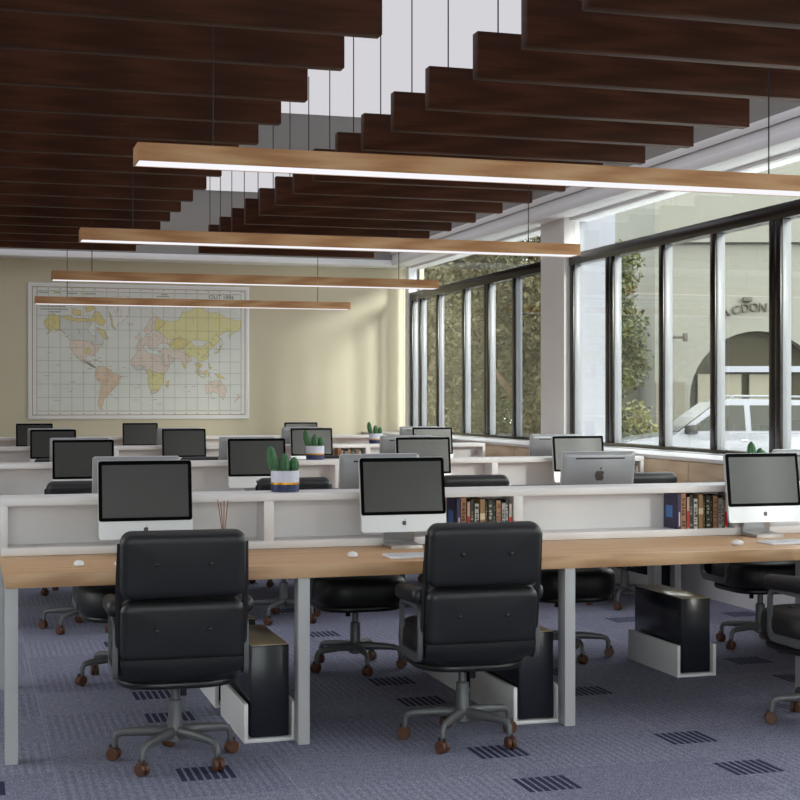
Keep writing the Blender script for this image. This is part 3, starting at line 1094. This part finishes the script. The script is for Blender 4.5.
# ------------------------------------------------------------------ world map on the back wall
def make_map():
    X0, X1, Z0, Z1 = .750, 3.575, 1.192, 2.925
    root = empty('wall_map', ((X0 + X1) / 2, YB, (Z0 + Z1) / 2))
    cx, cz = (X0 + X1) / 2, (Z0 + Z1) / 2
    W, H = X1 - X0, Z1 - Z0
    for n_, c in (('map_paper', (236, 234, 230)), ('map_sea', (228, 231, 224)), ('map_line', (168, 172, 160)), ('map_ink', (104, 104, 96)),
                  ('map_yellow', (208, 196, 104)), ('map_lime', (200, 198, 110)), ('map_pink', (214, 194, 176)), ('map_tan', (190, 152, 112)),
                  ('map_blue', (170, 182, 178)), ('map_coast', (160, 152, 126))):
        M[n_] = plain(n_, c, .75, var=.05, vscale=9)
    def surf(name, c1, c2, sc):
        N = Nodes(name); v = N.coord()
        N.bsdf(N.mix(N.noise(v, sc, 4, .65), lin(c1), lin(c2)), .75)
        M[name] = N.m
    surf('map_yellow', (220, 204, 120), (232, 224, 176), 16)
    surf('map_lime', (222, 216, 140), (234, 231, 188), 14)
    surf('map_pink', (228, 208, 194), (236, 228, 216), 14)
    surf('map_tan', (214, 178, 140), (240, 230, 212), 22)
    surf('map_blue', (200, 210, 203), (228, 228, 218), 34)
    # backing board with pale frame
    bm = new()
    box(bm, -W / 2, W / 2, -.022, -.001, -H / 2, H / 2, .002)
    obj('frame', bm, 'trim_white', root)
    bm = new()
    def quad(x0, x1, z0, z1, y, mi=0):
        vs = [bm.verts.new(p) for p in ((x0, y, z0), (x1, y, z0), (x1, y, z1), (x0, y, z1))]
        bm.faces.new(vs).material_index = mi
    # sheet, border rules, sea
    e = .05
    quad(-W / 2 + .02, W / 2 - .02, -H / 2 + .02, H / 2 - .02, -.0225, 0)
    def rule(x0, x1, z0, z1, t, y=-.0245, mi=2):
        quad(x0, x1, z0, z0 + t, y, mi); quad(x0, x1, z1 - t, z1, y, mi)
        quad(x0, x0 + t, z0, z1, y, mi); quad(x1 - t, x1, z0, z1, y, mi)
    rule(-W / 2 + e, W / 2 - e, -H / 2 + e, H / 2 - e, .009)
    sx0, sx1 = -W / 2 + .105, W / 2 - .105
    sz0, sz1 = -H / 2 + .10, H / 2 - .10
    quad(sx0, sx1, sz0, sz1, -.0230, 1)
    Rm = (sx1 - sx0) / (2 * PI)
    xc = (sx0 + sx1) / 2
    zeq = 1.437 + (400 - 372.7) * 18.6 / F_PX - cz
    def mp(lon, lat):
        return (xc + R(lon) * Rm, zeq + Rm * math.log(math.tan(PI / 4 + R(lat) / 2)))
    # graticule
    for lo in range(-160, 180, 20):
        x = mp(lo, 0)[0]; quad(x - .0022, x + .0022, sz0, sz1, -.0238, 3)
    for la in (-40, -20, 0, 20, 40, 60, 70):
        z = mp(0, la)[1]; quad(sx0, sx1, z - .0022, z + .0022, -.0238, 3)
    rule(sx0, sx1, sz0, sz1, .006, mi=2)
    LAND = [
        (4, [(-168, 66), (-156, 71), (-141, 70), (-141, 60), (-131, 55), (-134, 58), (-150, 60), (-158, 57), (-164, 55), (-158, 59), (-165, 62)]),
        (8, [(-141, 69.5), (-128, 70), (-110, 68), (-95, 68), (-85, 66), (-93, 60), (-85, 55.5), (-80, 52), (-77, 56), (-77, 62), (-70, 61), (-64, 59), (-60, 54), (-56, 52),
             (-66, 50), (-65, 46), (-70, 45), (-76, 44), (-83, 43), (-90, 48.5), (-123, 49), (-128, 52), (-131, 55), (-137, 59), (-141, 60)]),
        (4, [(-140, 69.6), (-128, 70.2), (-110, 68.6), (-96, 68.6), (-85, 69), (-80, 73), (-72, 72), (-62, 67), (-66, 63), (-75, 65), (-83, 67), (-95, 66.5), (-112, 66.4), (-130, 68)]),
        (4, [(-120, 71.5), (-105, 70), (-104, 73), (-118, 74)]), (4, [(-95, 72), (-80, 74), (-88, 77), (-98, 75)]),
        (4, [(-78, 62), (-70, 61), (-64, 59.5), (-60, 54.5), (-56, 52), (-64, 52), (-70, 56)]),
        (6, [(-123, 48.8), (-90, 48.3), (-83, 42.8), (-76, 43.8), (-67, 45), (-70, 41.6), (-75, 39), (-76, 35), (-81, 31), (-80, 26), (-82, 29), (-90, 29.5), (-97, 27),
             (-98, 21), (-94, 18), (-88, 21), (-88, 16), (-83, 14), (-83, 9), (-78, 8.5), (-85, 10), (-92, 14.5), (-102, 18), (-106, 22), (-112, 29), (-110, 23.5), (-115, 30), (-118, 34), (-124, 40)]),
        (4, [(-97, 32), (-90, 31), (-86, 36), (-92, 40), (-99, 38)]),
        (6, [(-84, 22), (-78, 22.5), (-74, 20), (-79, 20.8)]), (6, [(-73, 19.8), (-68.5, 18.6), (-73, 18)]),
        (7, [(-77, 8), (-72, 12), (-62, 10.5), (-51, 4), (-50, 0), (-44, -2.5), (-35, -6), (-35, -9), (-39, -14), (-40, -21), (-48, -26), (-53, -33), (-58, -35), (-57, -38), (-62, -39),
             (-65, -43), (-66, -48), (-69, -52), (-66, -55), (-72, -54), (-75, -48), (-73, -40), (-71, -30), (-70, -19), (-76, -14), (-81, -5), (-78, 1)]),
        (0, [(-72, 78), (-60, 76), (-54, 70), (-51, 63), (-44, 60), (-40, 65), (-24, 69.5), (-20, 75), (-20, 79), (-50, 79)]),
        (4, [(-57, 73), (-54, 70), (-51, 63), (-46, 60.5), (-45, 61.5), (-49, 64), (-51, 70)]),
        (6, [(-24, 65.5), (-14, 65.5), (-14, 64.3), (-20, 63.4)]),
        (6, [(-5.5, 50), (1.5, 51.2), (-1.5, 55), (-3, 58.5), (-6, 57), (-3, 54)]), (6, [(-10, 52), (-6, 52.3), (-6, 55), (-10, 54)]),
        (6, [(-9, 37), (-2, 36.8), (3, 42.5), (9, 44), (16, 38.5), (18, 40.3), (13, 45), (19, 42), (23, 36.8), (24, 40.5), (30, 41), (28, 44), (33, 46), (40, 47), (48, 46), (47, 52), (38, 56),
             (28, 60), (22, 57), (19, 54.5), (11, 54), (10, 57.5), (8, 54), (2, 51), (-4.5, 48.4), (-1.5, 44), (-9, 43.5)]),
        (6, [(5, 59), (12, 56), (18, 57), (19, 60.5), (17, 62), (22, 66), (29, 70.5), (24, 71), (14, 67.5), (10, 63.5), (5, 61)]),
        (4, [(22, 60.5), (30, 60.2), (40, 64), (42, 67), (30, 70), (24, 66)]),
        (5, [(30, 60), (38, 56), (47, 52), (55, 51), (68, 54), (80, 51), (88, 49.5), (98, 51), (110, 49.5), (120, 50), (131, 44), (140, 50), (141, 54), (136, 55), (150, 59.5), (160, 61),
             (157, 52), (163, 58), (171, 60), (179, 63), (179, 68.5), (160, 70), (140, 72.5), (113, 74), (104, 77.2), (85, 73.5), (72, 72.5), (67, 68.5), (45, 68), (40, 65.5), (36, 64)]),
        (5, [(74, 39), (80, 45), (88, 49), (98, 42.5), (112, 44), (120, 49.5), (131, 43.5), (124, 40), (118, 38.5), (122, 36.8), (119, 35), (122, 30.5), (117, 24), (108, 21.5), (101, 21.5), (97, 28), (88, 27.8), (80, 31)]),
        (4, [(48, 46), (55, 50.8), (68, 53.8), (80, 50.8), (86, 48), (79, 43), (70, 38), (58, 38), (52, 41)]),
        (6, [(27, 37), (36, 36.5), (42, 41), (49, 38), (54, 37), (61, 36.5), (71, 36.5), (75, 34.5), (80, 30.5), (88, 27.5), (91, 22.5), (87, 21), (80, 15.5), (80, 10.5), (77, 8), (73, 17), (72.5, 21), (67, 25),
             (57, 25.5), (56, 27), (50, 30), (48, 29.5), (56, 24), (59.5, 22.5), (52, 16), (44, 12.8), (39, 21), (35, 29), (35.5, 36), (28, 36.6)]),
        (4, [(73, 17), (80, 15.5), (80, 10.5), (77.3, 8.2)]),
        (6, [(-6, 35.8), (10, 37.2), (11, 33.5), (20, 31), (32, 31), (37, 21), (43, 12), (51, 11.8), (44, 2), (41, -2), (30, 0), (15, 5), (9, 4), (5, 6), (-8, 4.5), (-13, 8), (-17, 14.5), (-17, 21), (-10, 30)]),
        (8, [(-17, 14.5), (-8, 12), (4, 13), (9, 5), (5, 6), (-8, 4.5), (-13, 8)]),
        (5, [(9, 4), (15, 5), (30, 0), (41, -2.2), (40.5, -15), (35.5, -24), (32.5, -28.5), (27, -33.5), (19, -34.5), (15, -27), (12, -16), (13, -6)]),
        (7, [(19, -34.5), (26, -34), (31, -29), (25, -28), (18, -29)]),
        (4, [(44, -16), (49.5, -13), (50, -16), (47, -25), (44, -24)]),
        (4, [(97, 17), (103, 18), (108, 15), (107, 10), (103, 11.5), (100, 13), (100, 7), (104, 1.5), (101, 4), (98, 9)]),
        (4, [(95.5, 5.5), (104, -2), (106, -6), (102, -4)]), (4, [(105.5, -6.2), (114, -7), (114, -8.4), (107, -7.4)]),
        (4, [(109, 1.5), (115, 5), (119, 5.5), (117.5, 0), (116, -4), (110, -2)]), (4, [(119.5, 0), (125, 1.5), (121, -1), (123, -4.5), (120, -5.5)]),
        (4, [(131, -1), (141, -2.8), (148, -8), (150, -10.5), (143, -9), (137, -8)]),
        (4, [(120.5, 18), (122, 18), (124, 11), (126, 7), (122, 7.5), (121, 13)]),
        (4, [(131, 33.5), (136, 34), (140.5, 36), (142, 41), (145, 43.5), (141, 45), (140, 40), (136, 36)]), (4, [(143, 50), (142, 54), (143.5, 53)]),
        (6, [(114, -22), (122, -18), (129, -15), (136, -12.2), (136, -15.5), (140, -17.5), (142, -11), (146, -19), (153, -26), (153, -31), (150, -37.5), (146, -39), (140, -37.5), (136, -34.5), (131, -31.5), (124, -33.5), (115.5, -34.5)]),
        (6, [(145, -41), (148, -41), (147, -43.5)]), (6, [(172.7, -34.5), (178, -38), (175, -41.5)]), (6, [(172.5, -40.7), (174, -42), (168.5, -46.5), (166.8, -45.5)]),
    ]
    jit = random.Random(3)
    def inside(poly):
        out = []
        k = len(poly)
        for i in range(k):
            a, b = poly[i], poly[(i + 1) % k]
            n_ = max(1, int(max(abs(a[0] - b[0]), abs(a[1] - b[1])) / 5))
            for t in range(n_):
                f = t / n_
                j = 0.7 if t else 0
                out.append((a[0] + (b[0] - a[0]) * f + jit.uniform(-j, j), a[1] + (b[1] - a[1]) * f + jit.uniform(-j, j)))
        return out
    for q, (mi, poly) in enumerate(LAND):
        pts = []
        for lo, la in inside(poly):
            x, z = mp(max(-179, min(179, lo)), min(80, la))
            pts.append((x, min(z, sz1 - .002)))
        f = bm.faces.new([bm.verts.new((x, -.0232 - .00001 * q, z)) for x, z in pts])
        f.material_index = mi
        k = len(pts)
        for i in range(k):       # coast line
            a, b = Vector(pts[i]), Vector(pts[(i + 1) % k])
            d = b - a
            if d.length < 1e-5: continue
            nn = Vector((-d.y, d.x)).normalized() * .0016
            y = -.0242
            vs = [bm.verts.new((p.x, y, p.y)) for p in (a + nn, b + nn, b - nn, a - nn)]
            bm.faces.new(vs).material_index = 9
    # rivers and borders: fine broken strokes over the land
    for _ in range(420):
        mi, poly = jit.choice(LAND)
        if len(poly) < 8: continue
        a = jit.choice(poly); b = jit.choice(poly)
        f = jit.uniform(.2, .8)
        lo, la = a[0] + (b[0] - a[0]) * f, a[1] + (b[1] - a[1]) * f
        p = Vector(mp(lo, min(78, la)))
        ang = jit.uniform(0, 6.28)
        for s in range(4):
            d = Vector((math.cos(ang), math.sin(ang))) * jit.uniform(.012, .03)
            nn = Vector((-d.y, d.x)).normalized() * .0013
            b2 = p + d
            if not (sx0 < b2.x < sx1 and sz0 < b2.y < sz1): break
            bm.faces.new([bm.verts.new((v.x, -.0243, v.y)) for v in (p + nn, b2 + nn, b2 - nn, p - nn)]).material_index = 9
            p = b2; ang += jit.uniform(-.9, .9)
    # small printed names at sea and the legends: unreadable strokes
    for _ in range(90):
        lo, la = jit.uniform(-170, 170), jit.uniform(-50, 40)
        x, z = mp(lo, la); L = jit.uniform(.02, .07)
        if x + L < sx1 - .02 and jit.random() < .8:
            quad(x, x + L, z, z + .0045, -.0241, 9)
    for x0, x1, z in ((.20, .36, .712), (.26, .34, .738), (-1.28, -1.16, .735), (-1.08, -1.02, .735), (-.93, -.80, .728), (-.72, -.58, .728), (-1.26, -.95, .56), (-1.26, -.92, .525), (-1.15, -1.02, .49)):
        quad(x0, x1, z, z + .014, -.0243, 3)
    for x in (-1.31, -1.10, -.76):
        quad(x, x + .022, .722, .76, -.0243, 4)
    for i in range(19):
        x = mp(-180 + i * 20, 0)[0]
        for z in (sz1 + .022, sz0 - .034):
            quad(x - .012, x + .012, z, z + .010, -.0243, 3)
    obj('map_sheet', bm, ['map_paper', 'map_sea', 'map_coast', 'map_line', 'map_yellow', 'map_lime', 'map_pink', 'map_tan', 'map_blue', 'map_coast'], root, 0)
    # the printed line near the top corner
    def text(body, x, z, size):
        cu = bpy.data.curves.new('t', 'FONT'); cu.body = body; cu.size = size
        to = bpy.data.objects.new('t', cu); COL.objects.link(to)
        me = bpy.data.meshes.new_from_object(to.evaluated_get(bpy.context.evaluated_depsgraph_get()))
        bpy.data.objects.remove(to); bpy.data.curves.remove(cu)
        me.materials.clear(); me.materials.append(M['map_ink'])
        me.transform(Matrix.Translation((x, -.0246, z)) @ Matrix.Rotation(PI / 2, 4, 'X'))
        link(bpy.data.objects.new('printed_text', me), root)
    text('OUT 1886', .88, .700, .075)
    tag(root, 'large pale world map in a white frame on the olive wall', 'map')
make_map()

# ------------------------------------------------------------------ outside
GZ = -.18
bm = new(); box(bm, -40, 70, -60, 90, GZ - .2, GZ); struct('street', bm, 'asphalt')
bm = new(); box(bm, XW + .12, XW + .56, 13.36, 13.62, GZ, 4.6)
o = struct('wall_outer_fin', bm, 'fin_render')
bm = new(); box(bm, XW + .10, XW + .235, YB, YB + .15, GZ, 4.4); struct('wall_outer_return', bm, 'fin_render')
bm = new(); box(bm, XW + .16, 13.0, -14, 24, GZ, GZ + .06); struct('floor_added_bounce', bm, 'bounce_paving')  # unseen pale strip, added to bounce light up through the windows
bm = new(); box(bm, 6.0, 22.5, -48, -40, GZ, 17.0); struct('wall_added_sun_blocker', bm, 'concrete')  # unseen block, added to keep low sun off the near benches
bm = new(); box(bm, XW + .25, XW + .9, YN, YB + .3, ZC + .2, ZC + .4); struct('ceiling_eave', bm, 'trim_white')

def outpt(px, d, z=0.0):
    p = FWD * d + RGT * ((px - 400) / F_PX * d)
    return Vector((p.x, p.y, z))

def facade():
    D = 33.0
    c = outpt(758, D)
    root = empty('street_building', (c.x, c.y, GZ), -R(17))
    s = D / F_PX
    def Z(py): return CAM_H + (400 - py) * s - GZ
    def X(px): return (px - 758) * s
    # front with an arched opening
    bm = new()
    xl, xr = X(655), X(1130)
    r_in = 1.55; zs = Z(331) - r_in
    arch = [(-r_in, 0)] + [(r_in * math.cos(R(180 - a)), zs + r_in * math.sin(R(180 - a))) for a in range(0, 181, 9)] + [(r_in, 0)]
    prism(bm, [(xl, 0)] + arch + [(xr, 0), (xr, 8.5), (xl, 8.5)], 0, .5, 'XZ')
    obj('front', bm, 'concrete', root, 0)
    bm = new(); box(bm, xl, xr, .5, 9.0, 0, 8.5); obj('block', bm, 'concrete', root, 0)
    # side wing with plants before it
    bm = new(); box(bm, X(578), X(655), 2.2, 9, 0, Z(338)); obj('wing', bm, 'concrete_dark', root, 0)
    bm = new(); box(bm, X(578), X(657), 1.4, 2.4, Z(338), Z(326)); obj('wing_cornice', bm, 'concrete', root, 0)
    bm = new(); box(bm, -r_in, r_in, .40, .48, 0, zs + r_in); obj('arch_glazing', bm, 'olive_glass', root, 0)
    bm = new(); box(bm, X(717), r_in, .10, .38, Z(372), Z(366)); obj('arch_transom', bm, 'fin_render', root, 0)
    bm = new()
    for a0, a1 in ((700, 716), (724, 744), (752, 772)):
        box(bm, X(a0), X(a1), .25, .39, 0, Z(374))
    obj('shop_panel', bm, 'shop_panel', root, 0)
    bm = new(); box(bm, X(655), X(684), -.12, 0, 0, Z(382)); box(bm, X(832), X(900), -.12, 0, 0, Z(382)); obj('plinth', bm, 'concrete_dark', root, 0)
    bm = new(); box(bm, X(655), X(1130), -.18, 0, Z(243), Z(232)); obj('string_course', bm, 'concrete', root, 0)
    # lettering that follows the arch
    rl = 2.0
    cz = zs
    word = 'MACDON'
    def letter(ch, a):
        cu = bpy.data.curves.new('t', 'FONT'); cu.body = ch; cu.size = .27; cu.extrude = .03; cu.align_x = 'CENTER'
        to = bpy.data.objects.new('t', cu); COL.objects.link(to)
        me = bpy.data.meshes.new_from_object(to.evaluated_get(bpy.context.evaluated_depsgraph_get()))
        bpy.data.objects.remove(to); bpy.data.curves.remove(cu)
        me.materials.clear(); me.materials.append(M['letter'])
        me.transform(Matrix.Translation((rl * math.cos(a), -.035, cz + rl * math.sin(a))) @ Matrix.Rotation(PI / 2 - a, 4, 'Y') @ Matrix.Rotation(PI / 2, 4, 'X'))
        link(bpy.data.objects.new('sign_letter', me), root)
    for ch, a in zip(word + 'B', (117, 110.5, 104, 98, 92.5, 87, 78.5)):
        letter(ch, R(a))
    bm = new(); box(bm, X(742), X(751), -.16, 0, Z(302), Z(297.5), .02); obj('wall_lamp', bm, 'letter', root)
    bm = new()
    tube(bm, [(X(668), -.02, Z(338)), (X(668), -.4, Z(338)), (X(682), -.4, Z(338))], .03, 8)
    box(bm, X(680), X(684), -.46, -.34, Z(342), Z(334), .01)
    obj('bracket_lamp', bm, 'letter', root)
    tag(root, 'pale rendered building with a lettered arch across the street', 'building')
facade()

def car():
    D = 25.0
    c = outpt(728, D)
    root = empty('car', (c.x, c.y, GZ), -PSI)
    root.scale = (1, 1, .955)
    Lh = 2.32
    # lower body, nose towards -X
    bm = new()
    body = [(-Lh, .42), (-Lh + .02, .72), (-Lh + .16, .90), (-1.55, 1.03), (-.98, 1.10), (2.05, 1.12), (2.27, 1.0), (2.32, .55), (2.2, .36), (1.85, .34), (1.80, .52), (1.62, .70), (1.40, .74), (1.18, .70), (1.0, .52), (.95, .32),
            (-.95, .32), (-1.0, .52), (-1.18, .70), (-1.40, .74), (-1.62, .70), (-1.80, .52), (-1.85, .34), (-2.2, .34)]
    prism(bm, body, -.92, .92, 'XZ', bev=.05)
    obj('body', bm, 'car_paint', root, 40)
    # cabin with tapered sides
    bm = new()
    lo = [(-1.08, 1.08), (2.08, 1.10), (1.72, 1.68), (-.10, 1.72), (-.32, 1.66)]
    A = [bm.verts.new((x, -.88 + (.18 if z > 1.3 else 0), z)) for x, z in lo]
    B = [bm.verts.new((x, .88 - (.18 if z > 1.3 else 0), z)) for x, z in lo]
    bm.faces.new(A); bm.faces.new(B[::-1])
    for i in range(len(lo)):
        bm.faces.new((A[i], B[i], B[(i + 1) % len(lo)], A[(i + 1) % len(lo)]))
    bmesh.ops.bevel(bm, geom=list(bm.edges), offset=.035, segments=2, affect='EDGES', profile=.5)
    obj('cabin', bm, 'car_paint', root, 40)
    def side(pts, s, name):
        bm = new()
        vs = []
        for off in (.012, -.02):
            vs.append([bm.verts.new((x, s * (.88 - .18 * (z - 1.09) / .59 + off), z)) for x, z in pts])
        k = len(pts)
        bm.faces.new(vs[0]); bm.faces.new(vs[1][::-1])
        for i in range(k): bm.faces.new((vs[0][i], vs[1][i], vs[1][(i + 1) % k], vs[0][(i + 1) % k]))
        obj(name, bm, 'car_glass', root, 0)
    for s in (-1, 1):
        side([(-.86, 1.16), (.10, 1.16), (.10, 1.60), (-.24, 1.60)], s, 'side_window')
        side([(.20, 1.16), (1.12, 1.16), (1.06, 1.60), (.20, 1.60)], s, 'side_window')
        side([(1.22, 1.16), (1.80, 1.18), (1.58, 1.58), (1.16, 1.60)], s, 'side_window')
        bm = new(); box(bm, -.92, -.72, s * .93 - .10, s * .93 + .10, 1.10, 1.26, .04); obj('wing_mirror', bm, 'slot', root)
        for x in (.14, 1.15):
            bm = new(); box(bm, x - .13, x - .02, s * .925 - .015, s * .925 + .015, .98, 1.01, .008); obj('door_handle', bm, 'alu', root)
        bm = new(); box(bm, -2.30, -2.02, s * .80 - .12, s * .80 + .1, .74, .86, .03); obj('headlight', bm, 'car_glass', root)
        bm = new(); tube(bm, [(-.1, s * .66, 1.72), (-.05, s * .66, 1.765), (1.5, s * .66, 1.745), (1.56, s * .66, 1.69)], .018, 8); obj('roof_rail', bm, 'car_paint', root)
        for x in (-1.4, 1.4):
            bm = new()
            lathe(bm, [(.20, -.11), (.33, -.11), (.36, -.08), (.36, .08), (.33, .11), (.20, .11)], 28, (x, s * .80, .36), ax='Y')
            w = obj('wheel', bm, 'tyre', root, 40)
            bm = new(); lathe(bm, [(.05, -.10), (.20, -.115), (.21, .115), (.05, .10)], 20, (x, s * .80, .36), ax='Y'); obj('rim', bm, 'alu', w, 40)
    bm = new()
    vs = [(-1.00, -.78, 1.12), (-1.00, .78, 1.12), (-.34, .64, 1.63), (-.34, -.64, 1.63)]
    n_ = Vector((-.6, 0, .78)) * .03
    A = [bm.verts.new(Vector(v) + n_) for v in vs]; B = [bm.verts.new(Vector(v) - n_) for v in vs]
    bm.faces.new(A); bm.faces.new(B[::-1])
    for i in range(4): bm.faces.new((A[i], B[i], B[(i + 1) % 4], A[(i + 1) % 4]))
    obj('windscreen', bm, 'car_glass', root, 0)
    tag(root, 'white estate car parked in the street beyond the near windows', 'car')
car()

def tree(name, c, blobs, mat, leaf, trunk, n, label, cat, group, seed):
    root = empty(name, c)
    r_ = random.Random(seed)
    bm = new()
    for (bx, by, bz, rad) in blobs:
        for _ in range(int(n * rad * rad)):
            v = Vector((r_.gauss(0, 1), r_.gauss(0, 1), r_.gauss(0, 1))).normalized() * rad * r_.uniform(.45, 1.0)
            p = Vector((bx, by, bz)) + Vector((v.x, v.y, v.z * .85))
            if p.z < .05: continue
            a = Vector((r_.gauss(0, 1), r_.gauss(0, 1), r_.gauss(0, 1))).normalized()
            b = a.cross(Vector((r_.gauss(0, 1), r_.gauss(0, 1), r_.gauss(0, 1)))).normalized()
            s = leaf * r_.uniform(.6, 1.3)
            bm.faces.new([bm.verts.new(p + a * s), bm.verts.new(p + b * s * .5), bm.verts.new(p - a * s), bm.verts.new(p - b * s * .5)])
    obj('foliage', bm, mat, root, 0)
    bm = new()
    tube(bm, [(0, 0, 0), (.1, 0, trunk * .5), (0, .1, trunk)], [.16 * trunk / 3, .12 * trunk / 3, .06], 8)
    if trunk > 1.5:
        tube(bm, [(.1, 0, trunk * .5), (.8, .2, trunk * .95)], [.08, .04], 6)
        tube(bm, [(.1, 0, trunk * .55), (-.7, -.2, trunk * .95)], [.08, .04], 6)
    obj('trunk', bm, 'bark', root, 60)
    tag(root, label, cat, group)
tb = random.Random(11)
specs = [(398, 24, 'leaf_olive', 'olive-green tree seen past the corner of the back wall'), (442, 29.5, 'leaf_olive', 'olive-green tree beyond the second and third far panes'),
         (492, 34, 'leaf_green', 'greener tree beyond the middle of the far windows'), (531, 20, 'leaf_olive', 'brownish tree beyond the far pane next to the white column'),
         (590, 27.6, 'leaf_green', 'tree standing behind the white column and fin wall')]
for i, (px, D, mt, lb) in enumerate(specs):
    p = outpt(px, D, GZ)
    k = D / 27
    bl_ = []
    for j in range(18):
        zz = .45 + (4.6 if D == 20 else 3.8) * j / 17
        bl_.append((tb.uniform(-.72, .72) * k, tb.uniform(-.4, .4), zz * k, tb.uniform(.55, .8) * k))
    tree('street_tree', p, bl_, mt, .052, 3.0 * k, 3400, lb, 'tree', 'trees across the street', 20 + i)
hb = [(tb.uniform(-.5, .5) + x_, tb.uniform(-.4, .4), z_, tb.uniform(1.0, 1.35)) for x_ in (-2.2, -1.1, 0, 1.1, 2.2) for z_ in (.8, 2.2, 3.6, 4.9)]
tree('tall_hedge', outpt(430, 44.5, GZ), hb, 'leaf_olive', .075, 2.5, 1600, 'tall dark olive hedge closing the view behind the street trees', 'hedge', None, 77)
for i, (px, D, mt, hh, lb) in enumerate(((630, 30.6, 'leaf_yellow', 1.0, 'yellow-green shrub low in the first clear near pane'),)):
    p = outpt(px, D, GZ)
    bl_ = [(tb.uniform(-.5, .5), tb.uniform(-.3, .3), tb.uniform(.3, hh * 1.3), tb.uniform(.3, .5)) for _ in range(9)]
    tree('street_shrub', p, bl_, mt, .07, hh, 900, lb, 'shrub', None, 50 + i)

# ------------------------------------------------------------------ light
w = bpy.data.worlds.new('sky')
scene.world = w
w.use_nodes = True
nt = w.node_tree
nt.nodes.clear()
out = nt.nodes.new('ShaderNodeOutputWorld')
bg = nt.nodes.new('ShaderNodeBackground')
bg.inputs[0].default_value = (.95, .97, 1.0, 1)
bg.inputs[1].default_value = 4.8
nt.links.new(bg.outputs[0], out.inputs[0])

sd = bpy.data.lights.new('sun', 'SUN')
sd.energy = 3.4
sd.angle = R(9)
sd.color = (1, .97, .93)
so = bpy.data.objects.new('sun', sd)
COL.objects.link(so)
so.rotation_euler = Vector((-.37, 1.0, -.23)).to_track_quat('-Z', 'Y').to_euler()
so.location = (12, -20, 8)

for y0, y1 in ((YN, 13.1), (13.75, YB)):       # sampling portals that fill the two window openings
    ad = bpy.data.lights.new('window_portal', 'AREA')
    ad.shape = 'RECTANGLE'
    ad.size, ad.size_y = y1 - y0, 2.2
    ad.cycles.is_portal = True
    ao = bpy.data.objects.new('window_portal', ad)
    COL.objects.link(ao)
    ao.location = (XW + .1, (y0 + y1) / 2, 2.1)
    ao.rotation_euler = (0, R(90), 0)
    ad.size, ad.size_y = 2.2, y1 - y0

ad = bpy.data.lights.new('window_portal', 'AREA')
ad.shape = 'RECTANGLE'; ad.size, ad.size_y = XW - XL, 2.95
ad.cycles.is_portal = True
ao = bpy.data.objects.new('window_portal', ad); COL.objects.link(ao)
ao.location = ((XL + XW) / 2, YN - .12, 1.52); ao.rotation_euler = (-R(90), 0, 0)
ad = bpy.data.lights.new('window_portal', 'AREA')
ad.shape = 'RECTANGLE'; ad.size, ad.size_y = 2.2, LW1 - LW0
ad.cycles.is_portal = True
ao = bpy.data.objects.new('window_portal', ad); COL.objects.link(ao)
ao.location = (XL - .12, (LW0 + LW1) / 2, 2.0); ao.rotation_euler = (0, -R(90), 0)
scene.view_settings.view_transform = 'Standard'
scene.view_settings.look = 'None'
scene.view_settings.exposure = 0.0
scene.view_settings.gamma = 1.0
scene.view_settings.use_curve_mapping = False
scene.cycles.max_bounces = 10
scene.cycles.diffuse_bounces = 5
scene.cycles.transparent_max_bounces = 12
scene.cycles.sample_clamp_indirect = 6.0
scene.cycles.caustics_reflective = False
scene.cycles.caustics_refractive = False
scene.cycles.use_denoising = True
